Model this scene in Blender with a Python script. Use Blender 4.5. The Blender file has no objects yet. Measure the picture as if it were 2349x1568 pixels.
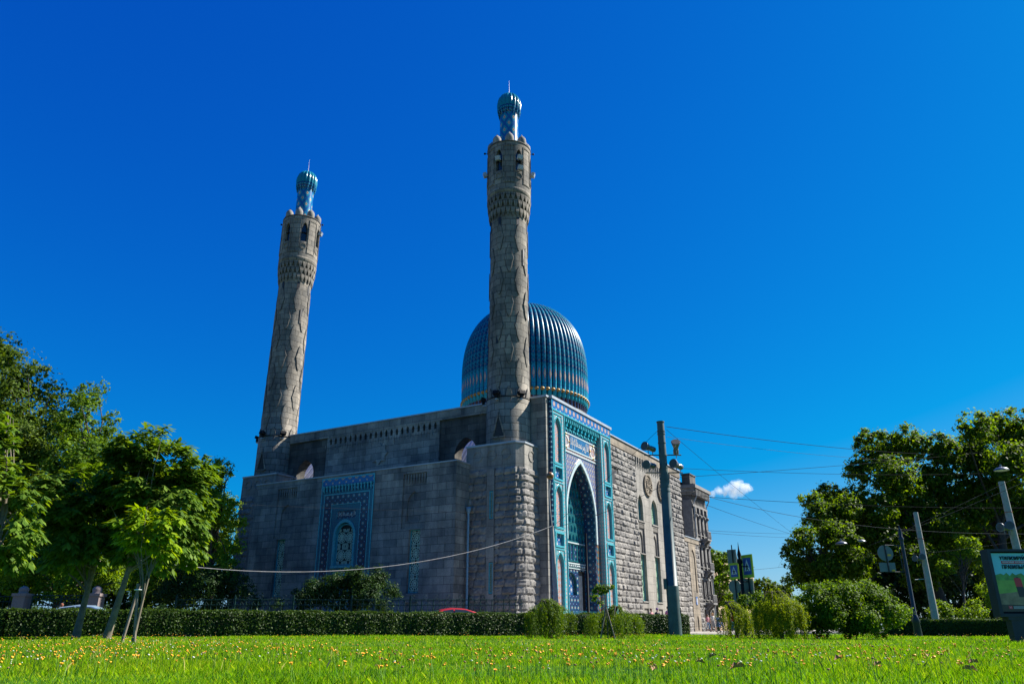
import bpy, bmesh, math, random
import numpy as np
from mathutils import Vector, Matrix

random.seed(7); RNG = np.random.default_rng(7)
R = math.radians; PI = math.pi
SC = bpy.context.scene; COL = SC.collection

# ------------------------------------------------------------------ camera, world, sun, exposure
H = 0.45; PITCH = math.atan(656 / 1721)
cd = bpy.data.cameras.new('camera'); cam = bpy.data.objects.new('camera', cd); COL.objects.link(cam)
cam.location = (0, 0, H); cam.rotation_euler = (PI / 2 + PITCH, 0, 0)
cd.sensor_width = 36; cd.lens = 26.375; cd.clip_start = 0.05; cd.clip_end = 6000
SC.camera = cam
EXPO = 1.3; KX = 1 / (0.10 * 2 ** EXPO); SKY_R, SKY_R0, SKY_G, SKY_B = 0.095 * KX, 0.0012 * KX, 0.0560 * KX, 0.308 * KX
SUN_AZ = R(18); SUN_EL = R(43)       # azimuth from +x towards +y
SUN = Vector((math.cos(SUN_AZ) * math.cos(SUN_EL), math.sin(SUN_AZ) * math.cos(SUN_EL), math.sin(SUN_EL)))
w = bpy.data.worlds.new('World'); SC.world = w; w.use_nodes = True
nt = w.node_tree; bg = nt.nodes['Background']
sky = nt.nodes.new('ShaderNodeTexSky'); sky.sky_type = 'NISHITA'; sky.sun_disc = False
sky.sun_elevation = SUN_EL; sky.sun_rotation = PI / 2 - SUN_AZ
sky.air_density = 1.0; sky.dust_density = 0.3; sky.ozone_density = 3.0
sp = nt.nodes.new('ShaderNodeSeparateColor'); cb = nt.nodes.new('ShaderNodeCombineColor')
def wm(op, a, b):
    n = nt.nodes.new('ShaderNodeMath'); n.operation = op
    for i, v in enumerate((a, b)):
        if isinstance(v, bpy.types.NodeSocket): nt.links.new(v, n.inputs[i])
        else: n.inputs[i].default_value = v
    return n.outputs[0]
# deepen the blue of the clear northern sky (polarised look of the photo): less red, compressed blue
nt.links.new(sky.outputs[0], sp.inputs[0])
nt.links.new(wm('ADD', wm('MULTIPLY', wm('MAXIMUM', wm('SUBTRACT', sp.outputs[0], 2.9), 0.0), SKY_R), wm('MULTIPLY', sp.outputs[0], SKY_R0)), cb.inputs[0])
nt.links.new(wm('MULTIPLY', wm('POWER', sp.outputs[1], 1.2), SKY_G), cb.inputs[1])
nt.links.new(wm('MULTIPLY', wm('POWER', sp.outputs[2], 0.5), SKY_B), cb.inputs[2])
nt.links.new(cb.outputs[0], bg.inputs['Color'])
bg.inputs['Strength'].default_value = 0.10
sl = bpy.data.lights.new('sun', 'SUN'); sl.energy = 5.0; sl.angle = R(0.5); sl.color = (1.0, 0.95, 0.87)
so = bpy.data.objects.new('sun', sl); COL.objects.link(so); so.rotation_euler = SUN.to_track_quat('Z', 'Y').to_euler()
SC.view_settings.view_transform = 'Standard'; SC.view_settings.look = 'None'
SC.view_settings.exposure = EXPO; SC.view_settings.gamma = 1
SC.cycles.max_bounces = 6; SC.cycles.transparent_max_bounces = 6; SC.cycles.volume_bounces = 2

# ------------------------------------------------------------------ pixel -> point helpers (photo shown 2349 x 1568)
CF = Vector((0, math.cos(PITCH), math.sin(PITCH))); CU = Vector((0, -math.sin(PITCH), math.cos(PITCH)))
def ray(x, y): return Vector((1, 0, 0)) * ((x - 1174.5) / 1721) + CU * (-(y - 784) / 1721) + CF
def at(x, y, Y):
    d = ray(x, y); return Vector((0, 0, H)) + d * (Y / d.y)
def gx(x, Y): return at(x, 1440, Y).x
def pxm(y, Y):      # metres per photo pixel at forward distance Y, row y
    d = ray(1174, y); return (Y / d.y) / 1721

# ------------------------------------------------------------------ object helpers
def tag(o, label=None, cat=None, group=None, kind=None):
    if label: o['label'] = label
    if cat: o['category'] = cat
    if group: o['group'] = group
    if kind: o['kind'] = kind
    return o
def thing(name, label, cat, loc=(0, 0, 0), rz=0, group=None):
    o = bpy.data.objects.new(name, None); COL.objects.link(o); o.location = loc; o.rotation_euler = (0, 0, rz)
    o.empty_display_size = 0.3
    return tag(o, label, cat, group)
def own(p):      # thing > part > sub-part and no deeper
    def depth(o): return 0 if o.parent is None else 1 + depth(o.parent)
    while p is not None and depth(p) >= 2: p = p.parent
    return p
def part(name, parent, mesh, label=None, loc=(0, 0, 0), rot=(0, 0, 0)):
    o = bpy.data.objects.new(name, mesh); COL.objects.link(o); o.parent = own(parent)
    o.location = loc; o.rotation_euler = rot
    if label: o['label'] = label
    return o
def copy_tree(o, parent=None):
    c = o.copy(); COL.objects.link(c); c.parent = parent
    for ch in list(o.children): copy_tree(ch, c)
    return c
def fast_mesh(name, V, F, mats, mi=None, smooth=False, uv=None):
    V = np.asarray(V, dtype=np.float32); F = np.asarray(F, dtype=np.int32)
    n, k = F.shape
    me = bpy.data.meshes.new(name)
    me.vertices.add(len(V)); me.vertices.foreach_set('co', V.ravel())
    me.loops.add(n * k); me.loops.foreach_set('vertex_index', F.ravel())
    me.polygons.add(n); me.polygons.foreach_set('loop_start', np.arange(0, n * k, k, dtype=np.int32))
    me.polygons.foreach_set('loop_total', np.full(n, k, dtype=np.int32))
    if mi is not None: me.polygons.foreach_set('material_index', np.asarray(mi, dtype=np.int32))
    if smooth: me.polygons.foreach_set('use_smooth', np.ones(n, dtype=bool))
    if uv is not None:
        l = me.uv_layers.new(name='UVMap'); l.data.foreach_set('uv', np.asarray(uv, dtype=np.float32).ravel())
    for m in mats: me.materials.append(m)
    me.update(calc_edges=True)
    return me

class MB:
    """collects shapes into one mesh"""
    def __init__(s): s.v = []; s.f = []; s.m = []; s.u = []; s.sm = []
    def add(s, verts, faces, mi=0, uvs=None, smooth=False):
        b = len(s.v); s.v += [tuple(p) for p in verts]
        for i, f in enumerate(faces):
            s.f.append([b + k for k in f]); s.m.append(mi); s.u.append(uvs[i] if uvs else None); s.sm.append(smooth)
    def box(s, x0, x1, y0, y1, z0, z1, mi=0):
        v = [(x0, y0, z0), (x1, y0, z0), (x1, y1, z0), (x0, y1, z0), (x0, y0, z1), (x1, y0, z1), (x1, y1, z1), (x0, y1, z1)]
        s.add(v, [(3, 2, 1, 0), (4, 5, 6, 7), (0, 1, 5, 4), (1, 2, 6, 5), (2, 3, 7, 6), (3, 0, 4, 7)], mi)
    def obox(s, c, ax, ay, az, mi=0):   # oriented box, half-axis vectors
        c, ax, ay, az = Vector(c), Vector(ax), Vector(ay), Vector(az)
        v = [c + ax * i + ay * j + az * k for k in (-1, 1) for i, j in ((-1, -1), (1, -1), (1, 1), (-1, 1))]
        s.add(v, [(3, 2, 1, 0), (4, 5, 6, 7), (0, 1, 5, 4), (1, 2, 6, 5), (2, 3, 7, 6), (3, 0, 4, 7)], mi)
    def prism(s, pts, z0, z1, mi=0, mit=None):
        n = len(pts); v = [(x, y, z0) for x, y in pts] + [(x, y, z1) for x, y in pts]
        s.add(v, [(i, (i + 1) % n, n + (i + 1) % n, n + i) for i in range(n)], mi)
        s.add(v, [tuple(range(n, 2 * n)), tuple(range(n - 1, -1, -1))], mi if mit is None else mit)
    def lathe(s, prof, c=(0, 0, 0), n=24, mi=0, smooth=True, uvR=None, a0=0, lobes=0, lobeA=0, cap=False):
        cx, cy, cz = c; v = []; m = len(prof)
        for r, z in prof:
            for i in range(n):
                a = a0 + 2 * PI * i / n
                rr = r * (1 - lobeA * (1 - abs(math.cos(a * lobes / 2)))) if lobes else r
                v.append((cx + rr * math.cos(a), cy + rr * math.sin(a), cz + z))
        f = []; u = []
        RR = uvR or max(p[0] for p in prof)
        for j in range(m - 1):
            for i in range(n):
                i2 = (i + 1) % n
                f.append((j * n + i, j * n + i2, (j + 1) * n + i2, (j + 1) * n + i))
                ua, ub = 2 * PI * i / n * RR, 2 * PI * (i + 1) / n * RR
                u.append([(ua, prof[j][1]), (ub, prof[j][1]), (ub, prof[j + 1][1]), (ua, prof[j + 1][1])])
        s.add(v, f, mi, u, smooth)
        if cap:
            s.add(v[-n:], [tuple(range(n))], mi); s.add(v[:n], [tuple(range(n - 1, -1, -1))], mi)
    def tube(s, pts, rad, n=6, mi=0, smooth=True, cap=True):
        pts = [Vector(p) for p in pts]; m = len(pts)
        rs = rad if isinstance(rad, (list, tuple)) else [rad] * m
        v = []; up = Vector((0, 0, 1))
        for i, p in enumerate(pts):
            t = (pts[min(i + 1, m - 1)] - pts[max(i - 1, 0)]).normalized()
            ref = up if abs(t.z) < 0.9 else Vector((1, 0, 0))
            a = t.cross(ref).normalized(); b = a.cross(t)
            for k in range(n):
                an = 2 * PI * k / n; v.append(p + (a * math.cos(an) + b * math.sin(an)) * rs[i])
        f = [(i * n + k, i * n + (k + 1) % n, (i + 1) * n + (k + 1) % n, (i + 1) * n + k) for i in range(m - 1) for k in range(n)]
        s.add(v, f, mi, None, smooth)
        if cap: s.add(v[:n], [tuple(range(n - 1, -1, -1))], mi); s.add(v[-n:], [tuple(range(n))], mi)
    def sphere(s, c, r, n=10, mi=0, sz=1.0):
        prof = [(max(1e-4, r * math.sin(PI * j / (n // 2 + 1))), -r * sz * math.cos(PI * j / (n // 2 + 1))) for j in range(n // 2 + 2)]
        s.lathe(prof, c, n, mi)
    def mesh(s, name, mats):
        me = bpy.data.meshes.new(name); me.from_pydata(s.v, [], s.f)
        for m in (mats if isinstance(mats, (list, tuple)) else [mats]): me.materials.append(m)
        me.polygons.foreach_set('material_index', s.m); me.polygons.foreach_set('use_smooth', s.sm)
        uvl = me.uv_layers.new(name='UVMap'); vv = me.vertices
        for p, u in zip(me.polygons, s.u):
            if u: co = u
            else:
                nr = p.normal; co = []
                if abs(nr.z) > 0.75: co = [(vv[i].co.x, vv[i].co.y) for i in p.vertices]
                else:
                    t = Vector((-nr.y, nr.x)); t = t.normalized() if t.length > 1e-6 else Vector((1, 0))
                    if t.x < -1e-3 or (abs(t.x) <= 1e-3 and t.y < 0): t = -t
                    co = [(vv[i].co.x * t.x + vv[i].co.y * t.y, vv[i].co.z) for i in p.vertices]
            for li, c in zip(p.loop_indices, co): uvl.data[li].uv = c
        me.validate(); me.update()
        return me
    def build(s, name, mats, parent=None, label=None):
        o = bpy.data.objects.new(name, s.mesh(name, mats)); COL.objects.link(o)
        if parent: o.parent = own(parent)
        if label: o['label'] = label
        return o

def parch(a0, a1, z0, zs, zt, n=7):
    wd = a1 - a0; h = zt - zs; Rr = (h * h + wd * wd / 4) / wd
    th = math.acos(max(-1, min(1, (Rr - wd / 2) / Rr)))
    left = [(a0 + Rr - Rr * math.cos(th * i / n), zs + Rr * math.sin(th * i / n)) for i in range(n + 1)]
    right = [(a0 + a1 - a, z) for a, z in left[:-1]]
    return [(a0, z0), (a1, z0)] + right + left[::-1]
def rectp(a0, a1, z0, z1): return [(a0, z0), (a1, z0), (a1, z1), (a0, z1)]
def panel(mb, to3, outer, holes=(), mi=0):
    """flat wall face with recesses; hole = (pts, depth, reveal material, back material or None)"""
    bm = bmesh.new(); es = []
    for loop in [outer] + [h[0] for h in holes]:
        vs = [bm.verts.new((a, z, 0)) for a, z in loop]
        es += [bm.edges.new((vs[i], vs[(i + 1) % len(vs)])) for i in range(len(vs))]
    bmesh.ops.triangle_fill(bm, use_beauty=True, use_dissolve=False, edges=es)
    bm.verts.index_update()
    vv = [to3(v.co.x, v.co.y, 0) for v in bm.verts]
    mb.add(vv, [tuple(v.index for v in f.verts) for f in bm.faces], mi); bm.free()
    for pts, dep, mr, mbk in holes:
        n = len(pts)
        v = [to3(a, z, 0) for a, z in pts] + [to3(a, z, dep) for a, z in pts]
        mb.add(v, [(i, (i + 1) % n, n + (i + 1) % n, n + i) for i in range(n)], mr)
        if mbk is not None: mb.add(v[n:], [tuple(range(n))], mbk)
def ringf(mb, to3, outer, inner, d0, d1, mi=0):
    """raised frame between two outlines with the same number of points"""
    n = len(outer)
    v = [to3(a, z, d0) for a, z in outer] + [to3(a, z, d0) for a, z in inner] + [to3(a, z, d1) for a, z in outer] + [to3(a, z, d1) for a, z in inner]
    f = []
    for i in range(n):
        j = (i + 1) % n
        f += [(i, j, n + j, n + i), (2 * n + i, 2 * n + j, j, i), (n + i, n + j, 3 * n + j, 3 * n + i)]
    mb.add(v, f, mi)
def slab(mb, to3, pts, d0, d1, mi=0):
    n = len(pts); v = [to3(a, z, d0) for a, z in pts] + [to3(a, z, d1) for a, z in pts]
    mb.add(v, [tuple(range(n))] + [(n + i, n + (i + 1) % n, (i + 1) % n, i) for i in range(n)], mi)

# ------------------------------------------------------------------ materials
class N:
    def __init__(s, name):
        s.mat = bpy.data.materials.new(name); s.mat.use_nodes = True; s.t = s.mat.node_tree
        s.b = s.t.nodes['Principled BSDF']; s.out = s.t.nodes['Material Output']
    def new(s, t, **k):
        n = s.t.nodes.new(t)
        for a, v in k.items(): setattr(n, a, v)
        return n
    def put(s, sock, v):
        if isinstance(v, bpy.types.NodeSocket): s.t.links.new(v, sock)
        elif isinstance(v, (tuple, list)) and len(v) == 3 and sock.type == 'RGBA': sock.default_value = (*v, 1)
        else: sock.default_value = v
    def m(s, op, a, b=0.0, c=None):
        n = s.new('ShaderNodeMath', operation=op); s.put(n.inputs[0], a); s.put(n.inputs[1], b)
        if c is not None: s.put(n.inputs[2], c)
        return n.outputs[0]
    def mix(s, f, a, b, bt='MIX'):
        n = s.new('ShaderNodeMix', data_type='RGBA', blend_type=bt); s.put(n.inputs[0], f); s.put(n.inputs[6], a); s.put(n.inputs[7], b)
        return n.outputs[2]
    def uv(s):
        n = s.new('ShaderNodeUVMap'); x = s.new('ShaderNodeSeparateXYZ'); s.t.links.new(n.outputs[0], x.inputs[0]); s.uvv = n.outputs[0]
        return x.outputs[0], x.outputs[1]
    def obj(s): return s.new('ShaderNodeTexCoord').outputs['Object']
    def noise(s, vec, scale, det=4, rough=0.6, stretch=None):
        if stretch:
            mp = s.new('ShaderNodeMapping'); s.t.links.new(vec, mp.inputs[0]); mp.inputs['Scale'].default_value = stretch; vec = mp.outputs[0]
        n = s.new('ShaderNodeTexNoise'); s.t.links.new(vec, n.inputs['Vector']); n.inputs['Scale'].default_value = scale
        n.inputs['Detail'].default_value = det; n.inputs['Roughness'].default_value = rough
        return n.outputs[0]
    def ramp(s, f, stops, const=False):
        n = s.new('ShaderNodeValToRGB'); r = n.color_ramp; r.interpolation = 'CONSTANT' if const else 'LINEAR'
        while len(r.elements) < len(stops): r.elements.new(0.5)
        for e, (p, c) in zip(r.elements, stops): e.position = p; e.color = (*c, 1)
        s.put(n.inputs[0], f); return n.outputs[0]
    def bump(s, h, strength=0.5, dist=0.05):
        n = s.new('ShaderNodeBump'); s.put(n.inputs['Height'], h); n.inputs['Strength'].default_value = strength; n.inputs['Distance'].default_value = dist
        s.t.links.new(n.outputs[0], s.b.inputs['Normal'])
    def fin(s, col, rough=0.8, metal=0.0, spec=None):
        s.put(s.b.inputs['Base Color'], col); s.put(s.b.inputs['Roughness'], rough); s.b.inputs['Metallic'].default_value = metal
        if spec is not None: s.b.inputs['Specular IOR Level'].default_value = spec
        return s.mat

def plain(name, c, rough=0.6, metal=0.0, var=0.25, scale=4.0, spec=None):
    k = N(name); o = k.obj(); f = k.noise(o, scale, 5)
    c1 = tuple(x * (1 - var) for x in c); c2 = tuple(min(1, x * (1 + var)) for x in c)
    return k.fin(k.ramp(f, [(0.3, c1), (0.7, c2)]), rough, metal, spec)
def stone(name, c1, c2, bw, bh, mort=(0.05, 0.05, 0.05), ms=0.012, stain=0.55, offs=0.5, bump=0.6, uvname=True):
    k = N(name); k.uv(); b = k.new('ShaderNodeTexBrick'); k.t.links.new(k.uvv, b.inputs['Vector'])
    b.offset = offs; b.inputs['Scale'].default_value = 1; b.inputs['Brick Width'].default_value = bw; b.inputs['Row Height'].default_value = bh
    b.inputs['Mortar Size'].default_value = ms; b.inputs['Mortar Smooth'].default_value = 0.2; b.inputs['Bias'].default_value = -0.1
    b.inputs['Color1'].default_value = (*c1, 1); b.inputs['Color2'].default_value = (*c2, 1); b.inputs['Mortar'].default_value = (*mort, 1)
    o = k.obj()
    st = k.noise(o, 0.35, 5, 0.65); fine = k.noise(o, 9, 4, 0.7); run = k.noise(o, 1.3, 4, 0.6, (1, 1, 0.18))
    col = k.mix(1.0, b.outputs['Color'], k.ramp(st, [(0.32, (1 - stain, 1 - stain * 0.96, 1 - stain * 0.9)), (0.62, (1.1, 1.08, 1.04))]), 'MULTIPLY')
    col = k.mix(0.75, col, k.ramp(run, [(0.3, (0.5, 0.49, 0.47)), (0.58, (1.05, 1.02, 0.98))]), 'MULTIPLY')
    col = k.mix(0.8, col, k.ramp(fine, [(0.25, (0.72, 0.72, 0.72)), (0.75, (1.18, 1.18, 1.18))]), 'MULTIPLY')
    k.bump(k.m('ADD', k.m('MULTIPLY', b.outputs['Fac'], -1.0), k.m('MULTIPLY', fine, 0.5)), bump, 0.03)
    return k.fin(col, 0.88, 0, 0.3)

NAVY = (0.005, 0.042, 0.12); TEAL = (0.015, 0.23, 0.30); TURQ = (0.06, 0.325, 0.375); SALM = (0.50, 0.24, 0.15); CREAM = (0.45, 0.40, 0.30)
WHITE = (0.55, 0.60, 0.60); BLUE = (0.010, 0.105, 0.28); RUST = (0.30, 0.07, 0.03); GOLD = (0.45, 0.25, 0.04); DTEAL = (0.006, 0.08, 0.10)
def star_tile(name, P, stops, stops2, Q=None, petals=8, rough=0.25, ground=None, dark=1.0, lat=None):
    """repeating flower / star mosaic: one rosette per cell, a smaller one between cells"""
    k = N(name); u, v = k.uv(); Q = Q or P
    def ros(off, sc, st, pet):
        a = k.m('SUBTRACT', k.m('FRACT', k.m('ADD', k.m('DIVIDE', u, P), off)), 0.5)
        c = k.m('SUBTRACT', k.m('FRACT', k.m('ADD', k.m('DIVIDE', v, Q), off)), 0.5)
        r = k.m('SQRT', k.m('ADD', k.m('MULTIPLY', a, a), k.m('MULTIPLY', c, c)))
        an = k.m('ARCTAN2', c, a)
        f = k.m('MULTIPLY', r, k.m('ADD', 1.0, k.m('MULTIPLY', k.m('COSINE', k.m('MULTIPLY', an, float(pet))), 0.22)))
        return k.m('MULTIPLY', f, sc), k.ramp(k.m('MULTIPLY', f, sc), st, True)
    f1, col = ros(0.0, 1.7, stops, petals)
    f2, c2 = ros(0.5, 3.6, stops2, 4)
    msk = k.m('LESS_THAN', f2, stops2[-1][0])
    col = k.mix(msk, col, c2)
    if lat:
        s1 = k.m('ABSOLUTE', k.m('SUBTRACT', k.m('ABSOLUTE', k.m('SINE', k.m('MULTIPLY', v, PI / Q))), k.m('ABSOLUTE', k.m('MULTIPLY', k.m('SUBTRACT', k.m('FRACT', k.m('DIVIDE', u, P)), 0.5), 2.2))))
        col = k.mix(k.m('LESS_THAN', s1, 0.055), col, lat)
    o = k.obj(); nz = k.noise(o, 14, 3, 0.7)
    col = k.mix(0.55, col, k.ramp(nz, [(0.3, (0.55, 0.55, 0.6)), (0.7, (1.25, 1.25, 1.25))]), 'MULTIPLY')
    k.bump(nz, 0.15, 0.01)
    return k.fin(col, rough)
M = {}
M['stone'] = stone('grey_ashlar_stone', (0.345, 0.335, 0.305), (0.185, 0.195, 0.195), 1.25, 0.56, mort=(0.06, 0.06, 0.06), ms=0.013, bump=0.7)
M['stone_warm'] = stone('warm_ashlar_stone', (0.30, 0.26, 0.205), (0.225, 0.195, 0.155), 1.6, 0.62, stain=0.4)
M['stone_pale'] = stone('pale_ashlar_stone', (0.30, 0.29, 0.268), (0.25, 0.243, 0.225), 1.3, 0.74, stain=0.28, mort=(0.13, 0.125, 0.115))
M['stone_dark'] = stone('dark_rough_stone', (0.13, 0.125, 0.115), (0.07, 0.068, 0.064), 1.1, 0.55, stain=0.6, bump=1.0)
M['stone_shaft'] = stone('minaret_block_stone', (0.30, 0.275, 0.235), (0.175, 0.168, 0.152), 0.82, 0.56, stain=0.5, ms=0.018, mort=(0.06, 0.055, 0.05), bump=0.9)
def rock(name, c1, c2):
    k = N(name); o = k.obj(); gi = k.new('ShaderNodeNewGeometry')
    a = k.noise(o, 1.2, 5, 0.65); f = k.noise(o, 9, 5, 0.75); st = k.noise(o, 0.3, 4)
    col = k.ramp(gi.outputs['Random Per Island'], [(0, c1), (1, c2)])
    col = k.mix(0.9, col, k.ramp(a, [(0.3, (0.62, 0.62, 0.62)), (0.65, (1.12, 1.1, 1.06))]), 'MULTIPLY')
    col = k.mix(0.8, col, k.ramp(st, [(0.35, (0.7, 0.7, 0.71)), (0.6, (1.05, 1.03, 1.0))]), 'MULTIPLY')
    col = k.mix(0.8, col, k.ramp(f, [(0.3, (0.65, 0.65, 0.65)), (0.7, (1.2, 1.2, 1.2))]), 'MULTIPLY')
    k.bump(f, 0.7, 0.04); return k.fin(col, 0.9, 0, 0.25)
M['rock'] = rock('split_face_stone', (0.295, 0.285, 0.270), (0.185, 0.18, 0.172))
M['mortar_and_shade'] = plain('dark_mortar_and_edge_shade', (0.06, 0.058, 0.054), 0.95)
M['cap'] = plain('zinc_flashing', (0.33, 0.36, 0.39), 0.45, 0.3, 0.15, 1.5)
M['roofmetal'] = plain('pale_sheet_metal_roof', (0.72, 0.73, 0.75), 0.4, 0.1, 0.08)
M['dark'] = plain('dark_opening_and_recess_shade', (0.012, 0.012, 0.014), 0.6)
M['teal_frame'] = plain('teal_painted_frame', (0.04, 0.30, 0.36), 0.45, 0, 0.15)
M['grille'] = plain('pale_window_grille', (0.52, 0.70, 0.54), 0.6, 0, 0.15)
M['grille_green'] = plain('green_window_grille', (0.30, 0.52, 0.36), 0.6, 0, 0.25)
M['turq'] = plain('turquoise_glaze', TURQ, 0.2, 0, 0.35, 9)
M['teal'] = plain('teal_glaze', TEAL, 0.22, 0, 0.35, 7)
M['paleturq'] = plain('pale_turquoise_glaze', (0.42, 0.50, 0.50), 0.25, 0, 0.2, 8)
M['cream'] = plain('cream_glaze', (0.55, 0.52, 0.47), 0.35, 0, 0.15, 8)
M['gold'] = plain('gilded_knob', (0.55, 0.33, 0.08), 0.28, 0.8, 0.3, 6)
M['t_navy'] = star_tile('navy_flower_tile', 0.56, [(0, WHITE), (0.06, RUST), (0.15, CREAM), (0.22, TEAL), (0.36, (0.004, 0.035, 0.10))], [(0, WHITE), (0.16, BLUE), (0.3, NAVY), (0.42, NAVY)], lat=(0.10, 0.035, 0.03))
M['t_tealdot'] = star_tile('teal_dotted_tile', 0.22, [(0, NAVY), (0.22, (0.01, 0.17, 0.22)), (0.34, (0.03, 0.22, 0.21)), (0.5, (0.012, 0.10, 0.18))], [(0, (0.05, 0.3, 0.25)), (0.2, NAVY), (0.4, NAVY)])
M['t_salmon'] = star_tile('salmon_mosaic_tile', 0.42, [(0, BLUE), (0.12, WHITE), (0.24, BLUE), (0.36, SALM), (0.48, CREAM), (0.58, (0.10, 0.22, 0.30)), (0.72, SALM)], [(0, TURQ), (0.18, NAVY), (0.45, SALM), (0.5, SALM)], petals=6)
M['t_salmon2'] = star_tile('salmon_star_tile', 0.55, [(0, TURQ), (0.1, NAVY), (0.2, WHITE), (0.30, SALM), (0.44, BLUE), (0.58, CREAM), (0.66, (0.48, 0.27, 0.2))], [(0, WHITE), (0.2, BLUE), (0.5, SALM), (0.55, SALM)], petals=8)
M['t_border'] = star_tile('turquoise_border_tile', 0.30, [(0, WHITE), (0.14, BLUE), (0.26, SALM), (0.40, CREAM), (0.54, (0.07, 0.30, 0.36)), (0.8, TURQ)], [(0, NAVY), (0.24, SALM), (0.45, TURQ)])
M['t_band'] = star_tile('flower_band_tile', 0.72, [(0, WHITE), (0.10, RUST), (0.2, CREAM), (0.32, SALM), (0.42, BLUE), (0.62, (0.015, 0.12, 0.32))], [(0, WHITE), (0.2, SALM), (0.4, BLUE), (0.5, BLUE)])
M['t_spand'] = star_tile('blue_scroll_tile', 0.44, [(0, TURQ), (0.14, CREAM), (0.22, (0.05, 0.3, 0.25)), (0.3, SALM), (0.46, BLUE), (0.62, (0.25, 0.15, 0.13)), (0.8, (0.012, 0.13, 0.30))], [(0, SALM), (0.28, WHITE), (0.4, BLUE), (0.6, BLUE)], petals=5)
M['t_square'] = star_tile('blue_white_square_tile', 0.6, [(0, SALM), (0.1, WHITE), (0.25, BLUE), (0.4, WHITE), (0.48, NAVY), (0.62, BLUE)], [(0, WHITE), (0.25, SALM), (0.4, NAVY), (0.5, NAVY)])
M['t_dark'] = star_tile('dark_teal_panel_tile', 0.36, [(0, WHITE), (0.1, TEAL), (0.25, NAVY), (0.4, DTEAL), (0.55, NAVY)], [(0, RUST), (0.25, TEAL), (0.45, NAVY), (0.5, NAVY)])
M['t_reveal'] = star_tile('brown_teal_reveal_tile', 0.45, [(0, TEAL), (0.3, DTEAL), (0.42, TEAL), (0.55, (0.16, 0.09, 0.05))], [(0, GOLD), (0.25, (0.2, 0.1, 0.05)), (0.4, TEAL)])
M['t_edge'] = star_tile('navy_edge_tile', 0.4, [(0, WHITE), (0.12, TURQ), (0.3, NAVY), (0.5, (0.01, 0.03, 0.09))], [(0, TEAL), (0.3, NAVY), (0.4, NAVY)])

# ================================================================== MOSQUE (local x = along portal front, y = along minaret front, z up)
CYM = 12.78; MINY = 25.56
mosque = thing('mosque', 'grey granite mosque with two tall minarets, ribbed blue tiled dome and mosaic portal', 'mosque', (-0.27, 57.6, 0), R(60))
faceL = lambda xp: (lambda a, z, d: (xp + d, a, z))       # wall facing -x
faceP = lambda yp: (lambda a, z, d: (a, yp + d, z))       # wall facing -y

def rust(mb, path, z0, z1, bh=0.52, bl=(0.75, 1.35), amp=0.11, step=0.15, mi=0, skip=(), rs=1):
    """split-face blocks along a plan path, each block its own bulging patch with joints between"""
    rr = random.Random(rs); P = [Vector((x, y, 0)) for x, y in path]
    L = [0]
    for a, b in zip(P, P[1:]): L.append(L[-1] + (b - a).length)
    def pos(s):
        s = max(0, min(L[-1], s))
        for i in range(len(P) - 1):
            if s <= L[i + 1] + 1e-9:
                t = (s - L[i]) / (L[i + 1] - L[i]); return P[i].lerp(P[i + 1], t)
        return P[-1]
    def nrm(s):
        t = pos(s + 0.22) - pos(s - 0.22); return Vector((t.y, -t.x, 0)).normalized()
    nrow = round((z1 - z0) / bh); bh = (z1 - z0) / nrow
    for r in range(nrow):
        s = -rr.uniform(0, bl[0]); za, zb = z0 + r * bh, z0 + (r + 1) * bh
        while s < L[-1]:
            ln = rr.uniform(*bl); sa, sb = max(0, s), min(L[-1], s + ln); s += ln
            if sb - sa < 0.12: continue
            mid = (sa + sb) / 2
            if any(a <= mid <= b and c <= (za + zb) / 2 <= d for a, b, c, d in skip): continue
            nx = max(2, round((sb - sa) / step)); nz = 4
            am = amp * rr.uniform(0.45, 1.2); tl = rr.uniform(-0.04, 0.05); tz = rr.uniform(-0.05, 0.02)
            v = []
            for j in range(nz + 1):
                for i in range(nx + 1):
                    fx, fz = i / nx, j / nz; ss = sa + (sb - sa) * fx; zz = za + (zb - za) * fz
                    ed = min(fx * (sb - sa), (1 - fx) * (sb - sa), fz * bh, (1 - fz) * bh)
                    d = 0 if ed < 1e-6 else am * min(1, ed / 0.07) + rr.uniform(-0.03, 0.03) + tl * (fx - .5) * 2 + tz * (fz - .5) * 2
                    p = pos(ss) + nrm(ss) * max(0, d); v.append((p.x, p.y, zz))
            f = [(j * (nx + 1) + i, j * (nx + 1) + i + 1, (j + 1) * (nx + 1) + i + 1, (j + 1) * (nx + 1) + i) for j in range(nz) for i in range(nx)]
            mb.add(v, f, mi)

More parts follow.
